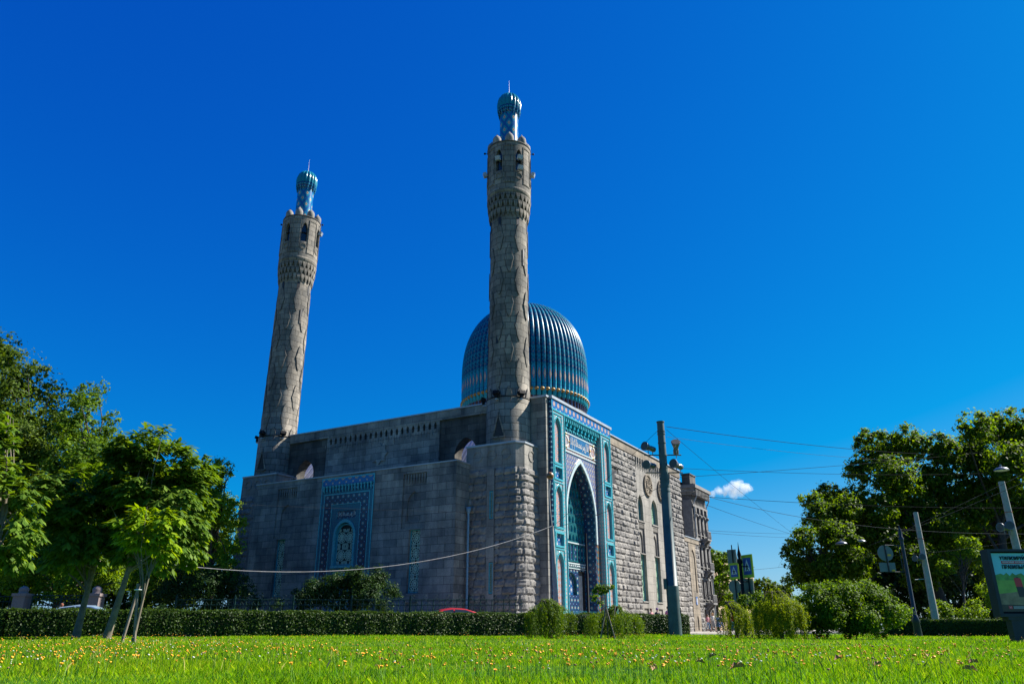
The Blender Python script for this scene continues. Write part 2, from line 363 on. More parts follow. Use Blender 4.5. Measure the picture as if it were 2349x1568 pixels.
def lattice(mb, to3, a0, a1, z0, z1, d, mi=0, wdt=0.036, cell=None):
    """openwork rosette grille of thin bars"""
    def bar(p, q):
        (pa, pz), (qa, qz) = p, q
        pa, qa = [min(max(t, a0), a1) for t in (pa, qa)]; pz, qz = [min(max(t, z0), z1) for t in (pz, qz)]
        dx, dz = qa - pa, qz - pz; l = math.hypot(dx, dz)
        if l < 0.03: return
        nx, nz = -dz / l * wdt / 2, dx / l * wdt / 2
        v = [to3(pa + nx, pz + nz, d), to3(pa - nx, pz - nz, d), to3(qa - nx, qz - nz, d), to3(qa + nx, qz + nz, d)]
        v += [to3(pa + nx, pz + nz, d + .03), to3(pa - nx, pz - nz, d + .03), to3(qa - nx, qz - nz, d + .03), to3(qa + nx, qz + nz, d + .03)]
        mb.add(v, [(0, 1, 2, 3), (4, 5, 1, 0), (7, 6, 2, 3), (0, 3, 7, 4), (1, 2, 6, 5)], mi)
    wd = a1 - a0; P = cell or wd; nrow = max(1, round((z1 - z0) / (P * 1.35))); hz = (z1 - z0) / nrow
    ncol = max(1, round(wd / P)); ha = wd / ncol
    for r in range(nrow):
        for c in range(ncol):
            ca, cz = a0 + ha * (c + .5), z0 + hz * (r + .5); R0 = min(ha, hz) * 0.5
            for rad, n in ((0.16, 10), (0.62, 12), (1.0, 12)):
                pts = [(ca + R0 * rad * math.cos(2 * PI * k / n), cz + R0 * rad * math.sin(2 * PI * k / n)) for k in range(n)]
                for k in range(n): bar(pts[k], pts[(k + 1) % n])
            for k in range(12):
                an = 2 * PI * (k + .5) / 12
                bar((ca + R0 * .16 * math.cos(an), cz + R0 * .16 * math.sin(an)), (ca + R0 * 1.0 * math.cos(an), cz + R0 * 1.0 * math.sin(an)))
            for sx in (-1, 1):      # small knots between the rosettes
                for t in (0.25, 0.5, 0.75):
                    bar((ca + sx * ha * .5 * t, cz + hz * .5), (ca + sx * ha * .5 * (t + .2), cz + hz * .32))
                    bar((ca + sx * ha * .5 * t, cz - hz * .5), (ca + sx * ha * .5 * (t + .2), cz - hz * .32))

def window(parent, to3, a0, a1, z0, z1, d, arch=None, grille='grille', cell=None):
    """framed opening: frame part with grille and pane as sub-parts"""
    zs = z1 if arch is None else arch
    out = parch(a0, a1, z0, zs, z1) if arch else rectp(a0, a1, z0, z1)
    inn = parch(a0 + .07, a1 - .07, z0 + .07, zs, z1 - .1) if arch else rectp(a0 + .07, a1 - .07, z0 + .07, z1 - .07)
    fr = MB(); ringf(fr, to3, out, inn, d - 0.07, d, 0)
    fo = fr.build('window', M['teal_frame'], parent)
    p = MB(); slab(p, to3, inn, d + 0.06, d + 0.08); p.build('pane', M['dark'], fo)
    g = MB(); lattice(g, to3, a0 + .07, a1 - .07, z0 + .07, (zs + (z1 - zs) * .55 if arch else z1 - .07), d - 0.02, cell=cell)
    g.build('grille', M[grille], fo)
    return fo

M['grille_dim'] = plain('dim_green_grille', (0.22, 0.30, 0.22), .6)
# ---- lower front wall between the corner blocks (facing -x)
XL = -3.8; f3 = faceL(XL); mb = MB()
def niche_holes(sg):
    q = (lambda a, b: (a, b)) if sg > 0 else (lambda a, b: (2 * CYM - b, 2 * CYM - a))
    n0, n1 = q(4.95, 7.18); w0, w1 = q(5.35, 6.40); b0, b1 = q(5.45, 6.78)
    return n0, n1, w0, w1, b0, b1
hl = []
for sg in (1, -1):
    n0, n1, w0, w1, b0, b1 = niche_holes(sg)
    hl.append((rectp(n0, n1, 0.0 + 7.42, 11.56), 0.13, 0, None)); hl.append((rectp(w0, w1, 2.83, 7.34), 0.30, 0, None))
    hl.append((rectp(w0 - .02, w1 + .02, 1.35, 2.2), 0.14, 0, 0))
hl.append((rectp(9.98, 15.58, 0.6, 11.97), 0.10, 0, None))
panel(mb, f3, rectp(2.25, 23.31, 0, 12.12), hl)
for sg in (1, -1):
    n0, n1, w0, w1, b0, b1 = niche_holes(sg)
    panel(mb, faceL(XL + .13), rectp(n0, n1, 7.42, 11.56), [(parch(b0, b1, 7.95, 9.25, 10.2), 0.10, 0, 0)])
    k = 0
    while n0 + .12 + k * .26 < n1 - .15:          # little corbels at the head of the niche
        a = n0 + .12 + k * .26; mb.box(XL + .02, XL + .13, a, a + .12, 11.0, 11.5); mb.box(XL + .06, XL + .13, a + .02, a + .1, 10.8, 11.0); k += 1
    mb.box(XL - .05, XL + .05, w0 - .1, w1 + .1, 2.68, 2.82)
mb.box(XL + .002, -0.6, 2.25, 2.26, 0, 12.12); mb.box(XL + .002, -0.6, 23.30, 23.31, 0, 12.12)
mb.box(XL + .02, 0.2, 2.26, 23.30, 11.9, 12.1)
for (a, b) in ((-0.03, 0.0),): mb.box(XL + .35, XL + .37, 2.3, 23.2, 0, 11.9, 1)
mb.build('lower_front_wall', [M['stone'], M['dark']], mosque)
c = MB(); c.box(XL - .06, XL + .5, 2.19, 23.37, 12.12, 12.21); c.box(XL + .5, -2.05, 2.19, 2.6, 12.12, 12.21); c.box(XL + .5, -2.05, 22.96, 23.37, 12.12, 12.21)
c.build('parapet_cap', M['cap'], mosque)
for sg in (1, -1):
    n0, n1, w0, w1, b0, b1 = niche_holes(sg)
    window(mosque, faceL(XL), w0, w1, 2.83, 7.34, 0.30)

# ---- tiled panel with its arched window
tp = MB(); q0, q1 = 9.98, 15.58
TP = faceL(XL - .02)
panel(tp, TP, rectp(q0, q1, 0.6, 11.97), [(parch(11.80, 13.70, 5.0, 7.3, 8.3), 0.28, 1, None), (rectp(11.72, 13.70, 8.62, 9.22), 0.06, 1, 2), (rectp(11.80, 13.7, 1.2, 4.6), 0.1, 1, 1)], 0)
tile_panel = tp.build('tiled_panel', [M['t_tealdot'], M['turq'], M['t_edge']], mosque)
b = MB(); o1, i1 = rectp(10.45, 15.1, 0.7, 10.55), rectp(11.30, 14.25, 0.7, 9.72); ringf(b, TP, o1, i1, -0.02, 0.0)
b.build('flower_border', M['t_navy'], tile_panel)
b = MB(); ringf(b, TP, rectp(q0 + .02, q1 - .02, 0.62, 11.95), rectp(q0 + .12, q1 - .12, 0.7, 11.85), -0.03, 0)
ringf(b, TP, rectp(10.37, 15.18, 0.65, 10.63), rectp(10.45, 15.1, 0.7, 10.55), -0.035, 0); ringf(b, TP, rectp(11.24, 14.31, 0.65, 9.78), rectp(11.30, 14.25, 0.7, 9.72), -0.035, 0)
ringf(b, TP, parch(11.62, 13.88, 4.85, 7.3, 8.55), parch(11.80, 13.70, 5.0, 7.3, 8.3), -0.05, 0)
b.box(XL - .12, XL, 11.6, 13.9, 4.82, 4.98)
b.build('turquoise_moulding', M['turq'], tile_panel)
b = MB(); slab(b, TP, rectp(q0 + .12, q1 - .12, 11.35, 11.85), -0.02, 0); b.build('top_flower_band', M['t_band'], tile_panel)
b = MB(); k = 0
slab(b, TP, rectp(q0 + .12, q1 - .12, 10.72, 11.30), -0.004, 0, 1)
while q0 + .25 + k * .33 < q1 - .3:
    a = q0 + .25 + k * .33; b.box(XL - .14, XL - .02, a, a + .1, 10.85, 11.30); b.box(XL - .17, XL - .02, a - .05, a + .15, 11.18, 11.30); b.box(XL - .09, XL - .02, a + .02, a + .08, 10.74, 10.85); k += 1
b.build('stalactite_cornice', [M['turq'], M['t_edge']], tile_panel)
window(tile_panel, TP, 11.86, 13.64, 5.04, 8.22, 0.22, arch=7.3, cell=0.85)

def arabic(text, width, height, to3, a0, z0, d, name, mat, parent, flip=False):
    cu = bpy.data.curves.new('lettering', 'FONT'); cu.body = text; cu.extrude = 0.0; cu.offset = 0.008
    ob = bpy.data.objects.new('lettering_source', cu); COL.objects.link(ob); bpy.context.view_layer.update()
    me = bpy.data.meshes.new_from_object(ob.evaluated_get(bpy.context.evaluated_depsgraph_get()))
    bpy.data.objects.remove(ob); bpy.data.curves.remove(cu)
    xs = [v.co.x for v in me.vertices]; ys = [v.co.y for v in me.vertices]
    x0, x1, y0, y1 = min(xs), max(xs), min(ys), max(ys)
    for v in me.vertices:
        u = (v.co.x - x0) / (x1 - x0); t = (v.co.y - y0) / (y1 - y0)
        if flip: u = 1 - u
        v.co = Vector(to3(a0 + u * width, z0 + t * height, d))
    me.materials.append(mat); o = bpy.data.objects.new(name, me); COL.objects.link(o); o.parent = own(parent)
    return o
ART = '\uFEFB \u0625\uFEDF\uFEEA \u0625\uFEFB \u0627\uFEDF\uFEE0\uFEEA \uFEE3\uFEA4\uFEE4\uFEAA \u0631\uFEB3\uFEEE\uFEDD \u0627\uFEDF\uFEE0\uFEEA'
arabic(ART, 1.9, 0.5, TP, 11.76, 8.67, 0.045, 'white_inscription', M['cream'], tile_panel, True)

# ---- corner blocks under the minarets
BLK = [(-2.0, 2.55), (-2.0, -1.78), (-1.40, -2.2), (0.9, -2.2)]
for far in (False, True):
    fy = (lambda y: 2 * CYM - y) if far else (lambda y: y)
    pl = [(x, fy(y)) for x, y in BLK]
    core = MB()
    poly = pl + [(4.0 if far else 0.2, fy(-2.55) if far else 2.55), (4.0 if far else 0.2, fy(2.55) if far else 2.55)]
    poly = [(-2.0, fy(2.55)), (-2.0, fy(-1.78)), (-1.40, fy(-2.2)), (3.0, fy(-2.2)), (3.0, fy(2.55))]
    if far: poly = poly[::-1]
    core.prism([(x, y) for x, y in poly], 0, 11.62, 1); core.prism([(x * 1.0, y) for x, y in poly], 11.62, 13.42, 0)
    for y in (1.54, 0.30, -0.93):       # roundels carved in the smooth band
        yy = fy(y); pts = [(yy + .43 * math.cos(t * PI / 10), 12.66 + .43 * math.sin(t * PI / 10)) for t in range(20)]
        pin = [(yy + .36 * math.cos(t * PI / 10), 12.66 + .36 * math.sin(t * PI / 10)) for t in range(20)]
        ringf(core, faceL(-2.0), pts, pin, -0.05, 0, 0)
    if not far:
        pts = [(-0.35 + .43 * math.cos(t * PI / 10), 12.6 + .43 * math.sin(t * PI / 10)) for t in range(20)]
        pin = [(-0.35 + .36 * math.cos(t * PI / 10), 12.6 + .36 * math.sin(t * PI / 10)) for t in range(20)]
        ringf(core, faceP(-2.2), pts, pin, -0.05, 0, 0)
    sp = sorted((fy(0.02), fy(0.66)))
    core.box(-2.10, -1.99, sp[0], sp[1], 10.0, 11.63, 0); core.box(-2.10, -1.99, sp[0], sp[1], 4.9, 7.9, 0); core.box(-2.10, -1.99, sp[0], sp[1], 0, 2.7, 0)
    for z0_, z1_ in ((7.9, 10.0), (2.7, 4.9)):
        core.box(-2.10, -1.99, sp[0], sp[0] + .06, z0_, z1_, 0); core.box(-2.10, -1.99, sp[0] + .40, sp[1], z0_, z1_, 0)
    blk = core.build('corner_block', [M['stone_pale'], M['mortar_and_shade']], mosque)
    rb = MB()
    path = pl if not far else pl[::-1]
    Ltot = 4.3
    if not far: rust(rb, [(-2.0, 2.55), (-2.0, 0.67)], 0, 11.62, rs=3, amp=.08); rb.build('rusticated_facing', M['rock'], blk); rb = MB(); rust(rb, [(-2.0, 0.01)] + path[1:], 0, 11.62, rs=5, amp=.10)
    else: rust(rb, [(4.0, fy(-2.2))] + path, 0, 11.62, rs=4)
    rb.build('rusticated_facing', M['rock'], blk)
    cp = MB(); ex = 0.07
    cq = [(-2.0 - ex, fy(2.55 + ex)), (-2.0 - ex, fy(-1.78 - ex * .4)), (-1.40 - ex * .4, fy(-2.2 - ex)), (0.7, fy(-2.2 - ex)), (0.7, fy(2.55 + ex))]
    cp.prism(cq if not far else cq[::-1], 13.42, 13.55); cp.build('block_cap', M['cap'], blk)
    if not far:
        for z0_, z1_ in ((7.95, 9.95), (2.75, 4.85)): window(blk, faceL(-2.1), sp[0] + .06, sp[0] + .40, z0_, z1_, 0.10, grille='grille_dim', cell=0.3)

# ---- upper front wall with frieze, star and side arches
um = MB(); XU = 0.0
ya, yb = 1.4, MINY - 1.4
ar1, ar2 = (2.95, 5.05), (20.51, 22.61)
arcs = [parch(a, b_, 12.3, 13.55, 14.9) for a, b_ in (ar1, ar2)]
panel(um, faceL(XU), rectp(ya, yb, 11.5, 17.35), [(p, 1.0, 1, None) for p in arcs], 1)
panel(um, faceL(XU + 1.0), rectp(ya, yb, 11.5, 17.35), [(p, 0.01, 1, None) for p in arcs], 1)
um.box(XU, XU + 1.0, ya, yb, 17.34, 17.36, 0)
fz0, fz1 = 6.55, 19.0; F3 = faceL(XU - .14)
hs_ = []
nf = 21; st_ = (fz1 - fz0 - .3) / nf
for i in range(nf):
    a = fz0 + .15 + st_ * (i + .5); hs_.append((parch(a - .13, a + .13, 15.95, 16.25, 16.55), 0.14, 0, 2))  # blind niches, their recess shade painted as a near-black back
panel(um, F3, rectp(fz0, fz1, 11.5, 16.62), hs_, 0)
for i in range(nf + 1):
    a = fz0 + .15 + st_ * i; um.box(XU - .19, XU - .14, a - .05, a + .05, 15.45, 15.9, 0); um.box(XU - .17, XU - .14, a + st_ / 2 - .04, a + st_ / 2 + .04, 15.6, 15.92, 0)
um.box(XU - .14, XU, fz0, fz0 + .01, 11.5, 16.62, 0); um.box(XU - .14, XU, fz1 - .01, fz1, 11.5, 16.62, 0)
um.box(XU - .17, XU - .001, ya + .4, yb - .4, 16.62, 17.36, 0)
star = []
for i in range(16):
    r_ = 0.95 if i % 2 == 0 else 0.70; star.append((CYM + r_ * math.cos(PI * i / 8 + PI / 8 * 0), 14.5 + r_ * math.sin(PI * i / 8)))
slab(um, F3, star, -0.12, 0, 0)
uw = um.build('upper_front_wall', [M['stone'], M['stone_dark'], M['dark']], mosque)
c = MB(); c.box(XU - .24, XU + 1.06, ya + .35, yb - .35, 17.36, 17.47); c.build('upper_wall_cap', M['cap'], uw)
for (a, b_) in ((2.3, 3.3), (21.6, 23.2)):
    rl = MB()
    for z in (12.75, 13.15): rl.tube([(-0.9, a, z), (-0.9, b_, z)], 0.03, 6)
    for y in (a, (a + b_) / 2, b_): rl.tube([(-0.9, y, 12.1), (-0.9, y, 13.15)], 0.03, 6)
    rl.build('roof_railing', M['cap'], mosque)

# ---- main body, roofs
bd = MB(); bd.box(6.0, 34.6, 1.6, 27.0, 0, 15.2, 0); bd.box(13.0, 34.6, -1.7, 1.6, 0, 17.3, 0)
bd.box(1.0, 6.0, 1.6, 24.0, 0, 12.05, 0)
bd.build('main_body', [M['stone']], mosque)
for (a, b_) in ((2.2, 8.5), (17.0, 28.5)):
    rf = MB(); n_ = 16
    for i in range(n_):
        y0_ = a + (b_ - a) * i / n_; y1_ = a + (b_ - a) * (i + .93) / n_
        rf.add([(1.15, y0_, 12.15), (1.15, y1_, 12.15), (4.6, y1_, 16.4), (4.6, y0_, 16.4)], [(0, 1, 2, 3)])
        rf.tube([(1.15, y0_, 12.2), (4.6, y0_, 16.45)], 0.06, 5)
    rf.build('sheet_metal_roof', M['roofmetal'], mosque)

# ---- portal (facing -y)
YP = -3.49; PC = 6.415; P3 = faceP(YP)
pb = MB()
pb.box(0.13, 0.55, -3.27, 1.5, 0, 17.3, 0); pb.box(0.56, 12.3, -1.2, 1.5, 0, 17.3, 0); pb.box(12.28, 12.75, -3.2, 1.5, 0, 17.0, 0)
pb.box(0.56, 12.28, YP + .45, -1.2, 13.0, 17.28, 0)
portal = pb.build('portal', [M['stone']], mosque); portal.location = (0.56, 0.34, 0); portal.scale = (1.01, 1.01, 1.01)
c = MB(); c.box(0.07, 0.56, -3.35, 1.56, 17.3, 17.46); c.box(0.56, 12.42, YP - .12, 1.56, 17.28, 17.5); c.build('portal_cap', M['cap'], portal)
for xa_, xb_ in ((0.56, 0.70), (12.12, 12.26)): e = MB(); e.box(xa_, xb_, YP + .004, YP + .4, 0, 17.2); e.build('navy_edge_strip', M['t_edge'], portal)
tb = MB(); slab(tb, P3, rectp(0.62, 12.2, 16.52, 17.26), -0.03, 0.45); tb.build('flower_band', M['t_band'], portal)
tl = MB(); slab(tl, P3, rectp(0.62, 12.2, 16.40, 16.52), -0.06, 0.45)
for x in (0.62, 2.85, 9.93, 12.14): tl.box(x, x + .06, YP - .05, YP, 16.52, 17.26)
tl.build('turquoise_string_course', M['turq'], portal)
pan = [('a', 1.06, 2.20, 12.35, 15.0, 15.95, 't_salmon2'), ('s', 1.02, 2.24, 11.12, None, 11.98, 't_square'), ('a', 1.06, 2.20, 7.52, 9.7, 10.6, 't_salmon2'),
       ('s', 1.02, 2.24, 6.16, None, 7.02, 't_square'), ('a', 1.06, 2.20, 1.6, 4.75, 5.68, 't_salmon')]
for side in (0, 1):
    mx_ = (lambda a: a) if not side else (lambda a: 2 * PC - a)
    S = lambda a, b_: tuple(sorted((mx_(a), mx_(b_))))
    pm = MB(); holes = []; mats = [M['t_border'], M['turq'], M['t_salmon2'], M['t_square'], M['t_salmon']]; ix = {'t_salmon2': 2, 't_square': 3, 't_salmon': 4}
    for kd, a0, a1, z0, zs, z1, mt in pan:
        a0_, a1_ = S(a0, a1)
        holes.append(((parch(a0_, a1_, z0, zs, z1) if kd == 'a' else rectp(a0_, a1_, z0, z1)), 0.16, 1, ix[mt]))
    o0, o1_ = S(0.70, 2.87)
    panel(pm, P3, rectp(o0, o1_, 0, 16.40), holes, 0)
    inx = mx_(2.87); pm.add([(inx, YP, 0), (inx, YP + .42, 0), (inx, YP + .42, 16.4), (inx, YP, 16.4)], [(0, 1, 2, 3)], 0)
    pier = pm.build('portal_pier', mats, portal)
    fm = MB()
    for kd, a0, a1, z0, zs, z1, mt in pan:
        a0_, a1_ = S(a0, a1)
        if kd == 'a':
            ringf(fm, P3, parch(a0_ - .07, a1_ + .07, z0 - .07, zs, z1 + .1), parch(a0_, a1_, z0, zs, z1), -0.05, 0)
            ringf(fm, P3, rectp(a0_ - .16, a1_ + .16, z0 - .15, z1 + .24), rectp(a0_ - .10, a1_ + .10, z0 - .09, z1 + .18), -0.05, 0)
        else: ringf(fm, P3, rectp(a0_ - .12, a1_ + .12, z0 - .12, z1 + .12), rectp(a0_, a1_, z0, z1), -0.06, 0)
    for x in (o0, o1_ - .07): fm.box(x, x + .07, YP - .06, YP, 0, 16.40)
    fm.build('turquoise_frames', M['turq'], pier)
# recessed centre
YR = YP + .40; R3 = faceP(YR)
x0c, x1c = 2.87, 2 * PC - 2.87
ai0, ai1 = PC - 2.68, PC + 2.68
ce = MB()
rv = [(ai0, 0), (ai1, 0)]
panel(ce, R3, rectp(x0c, x1c, 0, 13.75), [(parch(ai0, ai1, 0, 8.6, 13.2, 12), 1.05, 1, None)], 0)
center = ce.build('portal_centre', [M['t_spand'], M['t_navy']], portal)
for x in (x0c, ai1 + .1): jm = MB(); slab(jm, R3, rectp(x + .02, x + (ai0 - x0c) - .12, 0, 6.9), -0.04, 0); jm.build('jamb_panel', M['t_reveal'], center)
bo = MB(); ringf(bo, R3, parch(ai0 - .26, ai1 + .26, 6.9, 8.6, 13.55, 12), parch(ai0 - .02, ai1 + .02, 6.9, 8.6, 13.2, 12), -0.10, 0)
bo.build('pale_arch_border', M['paleturq'], center)
ins = MB(); slab(ins, R3, rectp(x0c, x1c, 13.75, 15.35), -0.02, 0.05, 0)
slab(ins, R3, rectp(PC - 1.85, PC + 1.85, 14.08, 15.2), -0.05, 0, 4)
for z in (13.70, 13.98, 15.22): slab(ins, R3, rectp(x0c, x1c, z, z + .10), -0.07, 0, 2)
for sx in (-1, 1): ringf(ins, R3, [(PC + sx * 2.65 + .62 * math.cos(t * PI / 6), 14.6 + .55 * math.sin(t * PI / 6)) for t in range(12)], [(PC + sx * 2.65 + .46 * math.cos(t * PI / 6), 14.6 + .40 * math.sin(t * PI / 6)) for t in range(12)], -0.06, 0, 3)
insc = ins.build('inscription_band', [M['t_salmon'], M['t_edge'], M['paleturq'], M['cream'], plain('inscription_blue_glaze', (0.02, 0.10, 0.22), .25)], center)
for sx in (-1, 1):
    for t in range(4): kn = MB(); kn.sphere((PC + sx * 2.65 + .62 * math.cos(t * PI / 2 + PI / 4 * 0), YR - .08, 14.6 + .55 * math.sin(t * PI / 2)), 0.09, 8); kn.build('gilded_knob', M['gold'], insc)
arabic(ART, 3.5, 0.92, R3, PC - 1.75, 14.18, -0.065, 'white_inscription', M['cream'], insc)
mq = MB()
slab(mq, R3, rectp(x0c, x1c, 15.35, 16.40), -0.02, 0.05, 1)
nn = 20
for i in range(nn):
    a = x0c + (x1c - x0c) * (i + .5) / nn
    mq.box(a - .06, a + .06, YR - .36, YR, 16.02, 16.40, 0); mq.box(a - .16, a + .16, YR - .38, YR, 16.28, 16.40, 0)
    if i % 2 == 0:
        mq.box(a - .16, a + .16, YR - .22, YR, 15.75, 16.05, 2); mq.box(a - .10, a + .10, YR - .15, YR, 15.5, 15.75, 0)
    else: mq.box(a - .05, a + .05, YR - .12, YR, 15.42, 15.62, 0)
mq.build('stalactite_cornice', [M['turq'], M['t_dark'], M['teal']], center)
# niche behind the arch
nb = MB(); YN = YR + 1.05
hh = []
for r in range(9):
    z = 7.0 + r * .72
    for i in range(-4 - (r % 2), 5):
        a = PC + (i + (0.5 if r % 2 else 0)) * .62
        if abs(a - PC) > 2.75: continue
        hh.append((parch(a - .22, a + .22, z + .06, z + .32, z + .6, 3), 0.14 + .02 * (r % 3), 1, 2 + (i + r) % 2))
panel(nb, faceP(YN), rectp(ai0 - .4, ai1 + .4, 6.9, 13.4), hh, 0)
vb = [(rectp(PC - 2.6 + i * .66, PC - 2.1 + i * .66, 5.55, 6.75), 0.06, 1, 4) for i in range(8)]
panel(nb, faceP(YN), rectp(ai0 - .4, ai1 + .4, 4.95, 6.9), vb, 0)
doors = [(rectp(PC + 1.35, PC + 2.55, 0, 4.75), 0.22, 5, 6), (rectp(PC - 2.55, PC - 1.35, 0, 4.75), 0.22, 5, 6), (parch(PC - .95, PC + 1.0, 2.9, 3.6, 4.6), 0.25, 0, 3)]
panel(nb, faceP(YN), rectp(ai0 - .4, ai1 + .4, 0, 4.95), doors, 4)
M['niche'] = plain('shade_darkened_niche_glaze', (0.008, 0.085, 0.10), .3, 0, .4, 7)  # teal glaze darkened, the shade inside the niche put into its colour
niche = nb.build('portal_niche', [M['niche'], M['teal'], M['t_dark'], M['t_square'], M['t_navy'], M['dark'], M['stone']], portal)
nd = MB()
for i in range(16): nd.sphere((ai0 + .1 + i * .36, YN - .02, 5.1), 0.10, 6)
slab(nd, faceP(YN), rectp(ai0 - .3, ai1 + .3, 5.25, 5.35), -0.06, 0); slab(nd, faceP(YN), rectp(ai0 - .3, ai1 + .3, 4.88, 4.95), -0.06, 0); slab(nd, faceP(YN), rectp(ai0 - .3, ai1 + .3, 6.85, 6.95), -0.06, 0)
nd.build('beaded_band', M['paleturq'], niche)
MARB = plain('veined_grey_marble', (0.42, 0.41, 0.38), 0.4, 0, 0.3, 2.5)
for sx in (-1, 1): ds = MB(); slab(ds, faceP(YN + .2), rectp(PC + sx * 1.95 - .42, PC + sx * 1.95 + .42, 0.0, 4.45), -0.05, 0); ds.build('marble_door_slab', MARB, niche)
gt = MB()
for z in (1.25, 1.45): gt.tube([(ai0, YR + .1, z), (ai1, YR + .1, z)], 0.035, 5)
for i in range(28): gt.tube([(ai0 + .1 + i * .19, YR + .1, 0.1), (ai0 + .1 + i * .19, YR + .1, 1.7)], 0.018, 4)
gt.build('portal_railing', M['teal_frame'], portal)

# ---- right-hand wall beside the portal (facing -y)
YW = -2.5; W3 = faceP(YW - .02); rw = MB()
s0, s1 = 20.8, 31.2
upw = [21.55, 25.5, 29.45]
holes = []
for xc in upw:
    hw = 0.97 if xc > 22 else 0.75
    holes.append((parch(xc - hw + .1, xc + hw - .1, 10.3, 11.7, 12.85), 0.42, 0, None))
    holes.append((rectp(xc - .75, xc + .72, 7.2, 10.0), 0.16, 0, None)); holes.append((rectp(xc - .72, xc + .70, 2.85, 7.10), 0.36, 0, None))
    holes.append((rectp(xc - .6, xc + .62, 0.3, 2.2), 0.12, 0, 0))
panel(rw, W3, rectp(s0 - .15, s1, 0, 16.55), holes, 0)
for xc in upw:
    panel(rw, faceP(YW + .14), rectp(xc - .75, xc + .72, 7.2, 10.0), [(parch(xc - .5, xc + .48, 7.2, 8.5, 9.3, 4), 0.12, 0, 0)], 0)
    for k in range(7): rw.box(xc - .68 + k * .2, xc - .58 + k * .2, YW + .0, YW + .14, 9.6, 9.95, 0)
    rw.box(xc - .8, xc + .78, YW - .10, YW + .2, 2.72, 2.84, 0); rw.box(xc - .8, xc + .77, YW - .10, YW + .1, 7.1, 7.2, 0); rw.box(xc - .95, xc + .95, YW - .1, YW + .1, 10.16, 10.29, 0)
rw.box(12.75, s0 - .15, YW + .05, YW + .2, 0, 16.5, 2); rw.box(s1, 34.7, YW + .05, YW + .2, 0, 16.5, 2)
rw.box(12.75, 34.75, YW - .09, YW + .5, 16.55, 17.32, 1); rw.box(34.5, 34.74, YW + .05, 20, 0, 16.6, 2)
nfr = 16
for i in range(nfr + 1):
    a = s0 + .05 + (s1 - s0 - .2) * i / nfr
    rw.box(a - .09, a + .09, YW - .16, YW, 16.1, 16.55, 0); rw.box(a - .06, a + .06, YW - .10, YW, 15.75, 16.1, 0); rw.box(a - .04, a + .04, YW - .06, YW, 15.35, 15.75, 0)
    if i < nfr:
        am_ = a + (s1 - s0 - .2) / nfr / 2; rw.box(am_ - .04, am_ + .04, YW - .05, YW, 15.55, 15.95, 0)
right = rw.build('side_front_wall', [M['stone_pale'], M['stone_warm'], M['mortar_and_shade']], mosque)
rk = MB(); rust(rk, [(13.0, YW), (s0 - .1, YW)], 0, 16.5, amp=0.11, rs=11, skip=[(1.35, 2.65, 12.9, 14.2)]); rk.build('rusticated_facing', M['rock'], right); rk = MB(); rust(rk, [(s1, YW), (34.75, YW), (34.75, 2)], 0, 16.5, amp=0.11, rs=12)
rk.build('rusticated_facing', M['rock'], right)
dk = MB(); dk.box(14.2, 15.8, YW - .0, YW + .06, 12.95, 14.15); dk.build('wall_opening', M['dark'], right)
c = MB(); c.box(12.4, 34.85, YW - .2, YW + .6, 17.32, 17.44); c.box(34.2, 34.85, YW + .6, 20, 17.32, 17.44); c.build('side_wall_cap', M['cap'], right)
for xc in upw:
    hw = 0.97 if xc > 22 else 0.75
    window(right, faceP(YW), xc - hw + .1, xc + hw - .1, 10.3, 12.85, 0.36, arch=11.7, grille='grille_green', cell=.8)
    window(right, faceP(YW), xc - .72, xc + .70, 2.85, 7.10, 0.32, grille='grille_green', cell=.7)
for xc in (23.85, 27.9):
    md = MB(); nrm_ = 28
    cp_ = lambda r, n=nrm_: [(xc + r * math.cos(2 * PI * t / n), 14.12 + r * math.sin(2 * PI * t / n)) for t in range(n)]
    slab(md, faceP(YW - .02), cp_(1.12), -0.10, 0, 0); ringf(md, faceP(YW - .12), cp_(1.12), cp_(0.95), -0.08, 0, 0)
    rr = random.Random(int(xc * 10))
    for k in range(9):      # carved knotwork of raised strokes
        a_, z_ = rr.uniform(-.6, .6), rr.uniform(-.6, .6); pts = []
        th = rr.uniform(0, 6.28)
        for s_ in range(8):
            pts.append((xc + a_, YW - .16, 14.12 + z_)); a_ += .17 * math.cos(th); z_ += .17 * math.sin(th); th += rr.uniform(.2, .9)
            l_ = math.hypot(a_, z_)
            if l_ > .85: a_ *= .85 / l_; z_ *= .85 / l_
        md.tube(pts, 0.055, 5)
    for k in range(5): md.tube([(xc - .5 + k * .22, YW - .16, 13.75), (xc - .48 + k * .22, YW - .16, 14.75)], 0.05, 5)
    md.build('carved_roundel', M['stone_warm'], right)

# ---- low annex at the far end
an = MB(); ax0, ax1 = 34.75, 40.2
an.box(ax0, ax1, YW + .1, 8, 0, 9.6, 0)
panel(an, faceP(YW), rectp(36.2, 38.75, 0, 9.6), [(parch(36.8, 38.3, 4.2, 7.9, 8.9), 0.18, 0, 0), (parch(37.35, 37.9, .25, 1.35, 1.8, 4), 0.2, 0, 1)], 0)
an.box(ax0, ax1 + .02, YW - .06, 8, 9.6, 10.1, 2)
annex = an.build('low_annex', [M['stone_warm'], M['teal_frame'], M['stone_warm']], mosque)
rk = MB(); rust(rk, [(ax0, YW + .06), (36.2, YW + .06)], 0, 9.6, amp=.10, rs=21); rk.build('rusticated_facing', M['rock'], annex); rk = MB(); rust(rk, [(38.75, YW + .06), (ax1, YW + .06)], 0, 9.6, amp=.10, rs=22); rk.build('rusticated_facing', M['rock'], annex)
c = MB(); c.box(ax0 + .1, ax1 + .08, YW - .12, 8, 10.1, 10.2); c.build('annex_cap', M['cap'], annex)
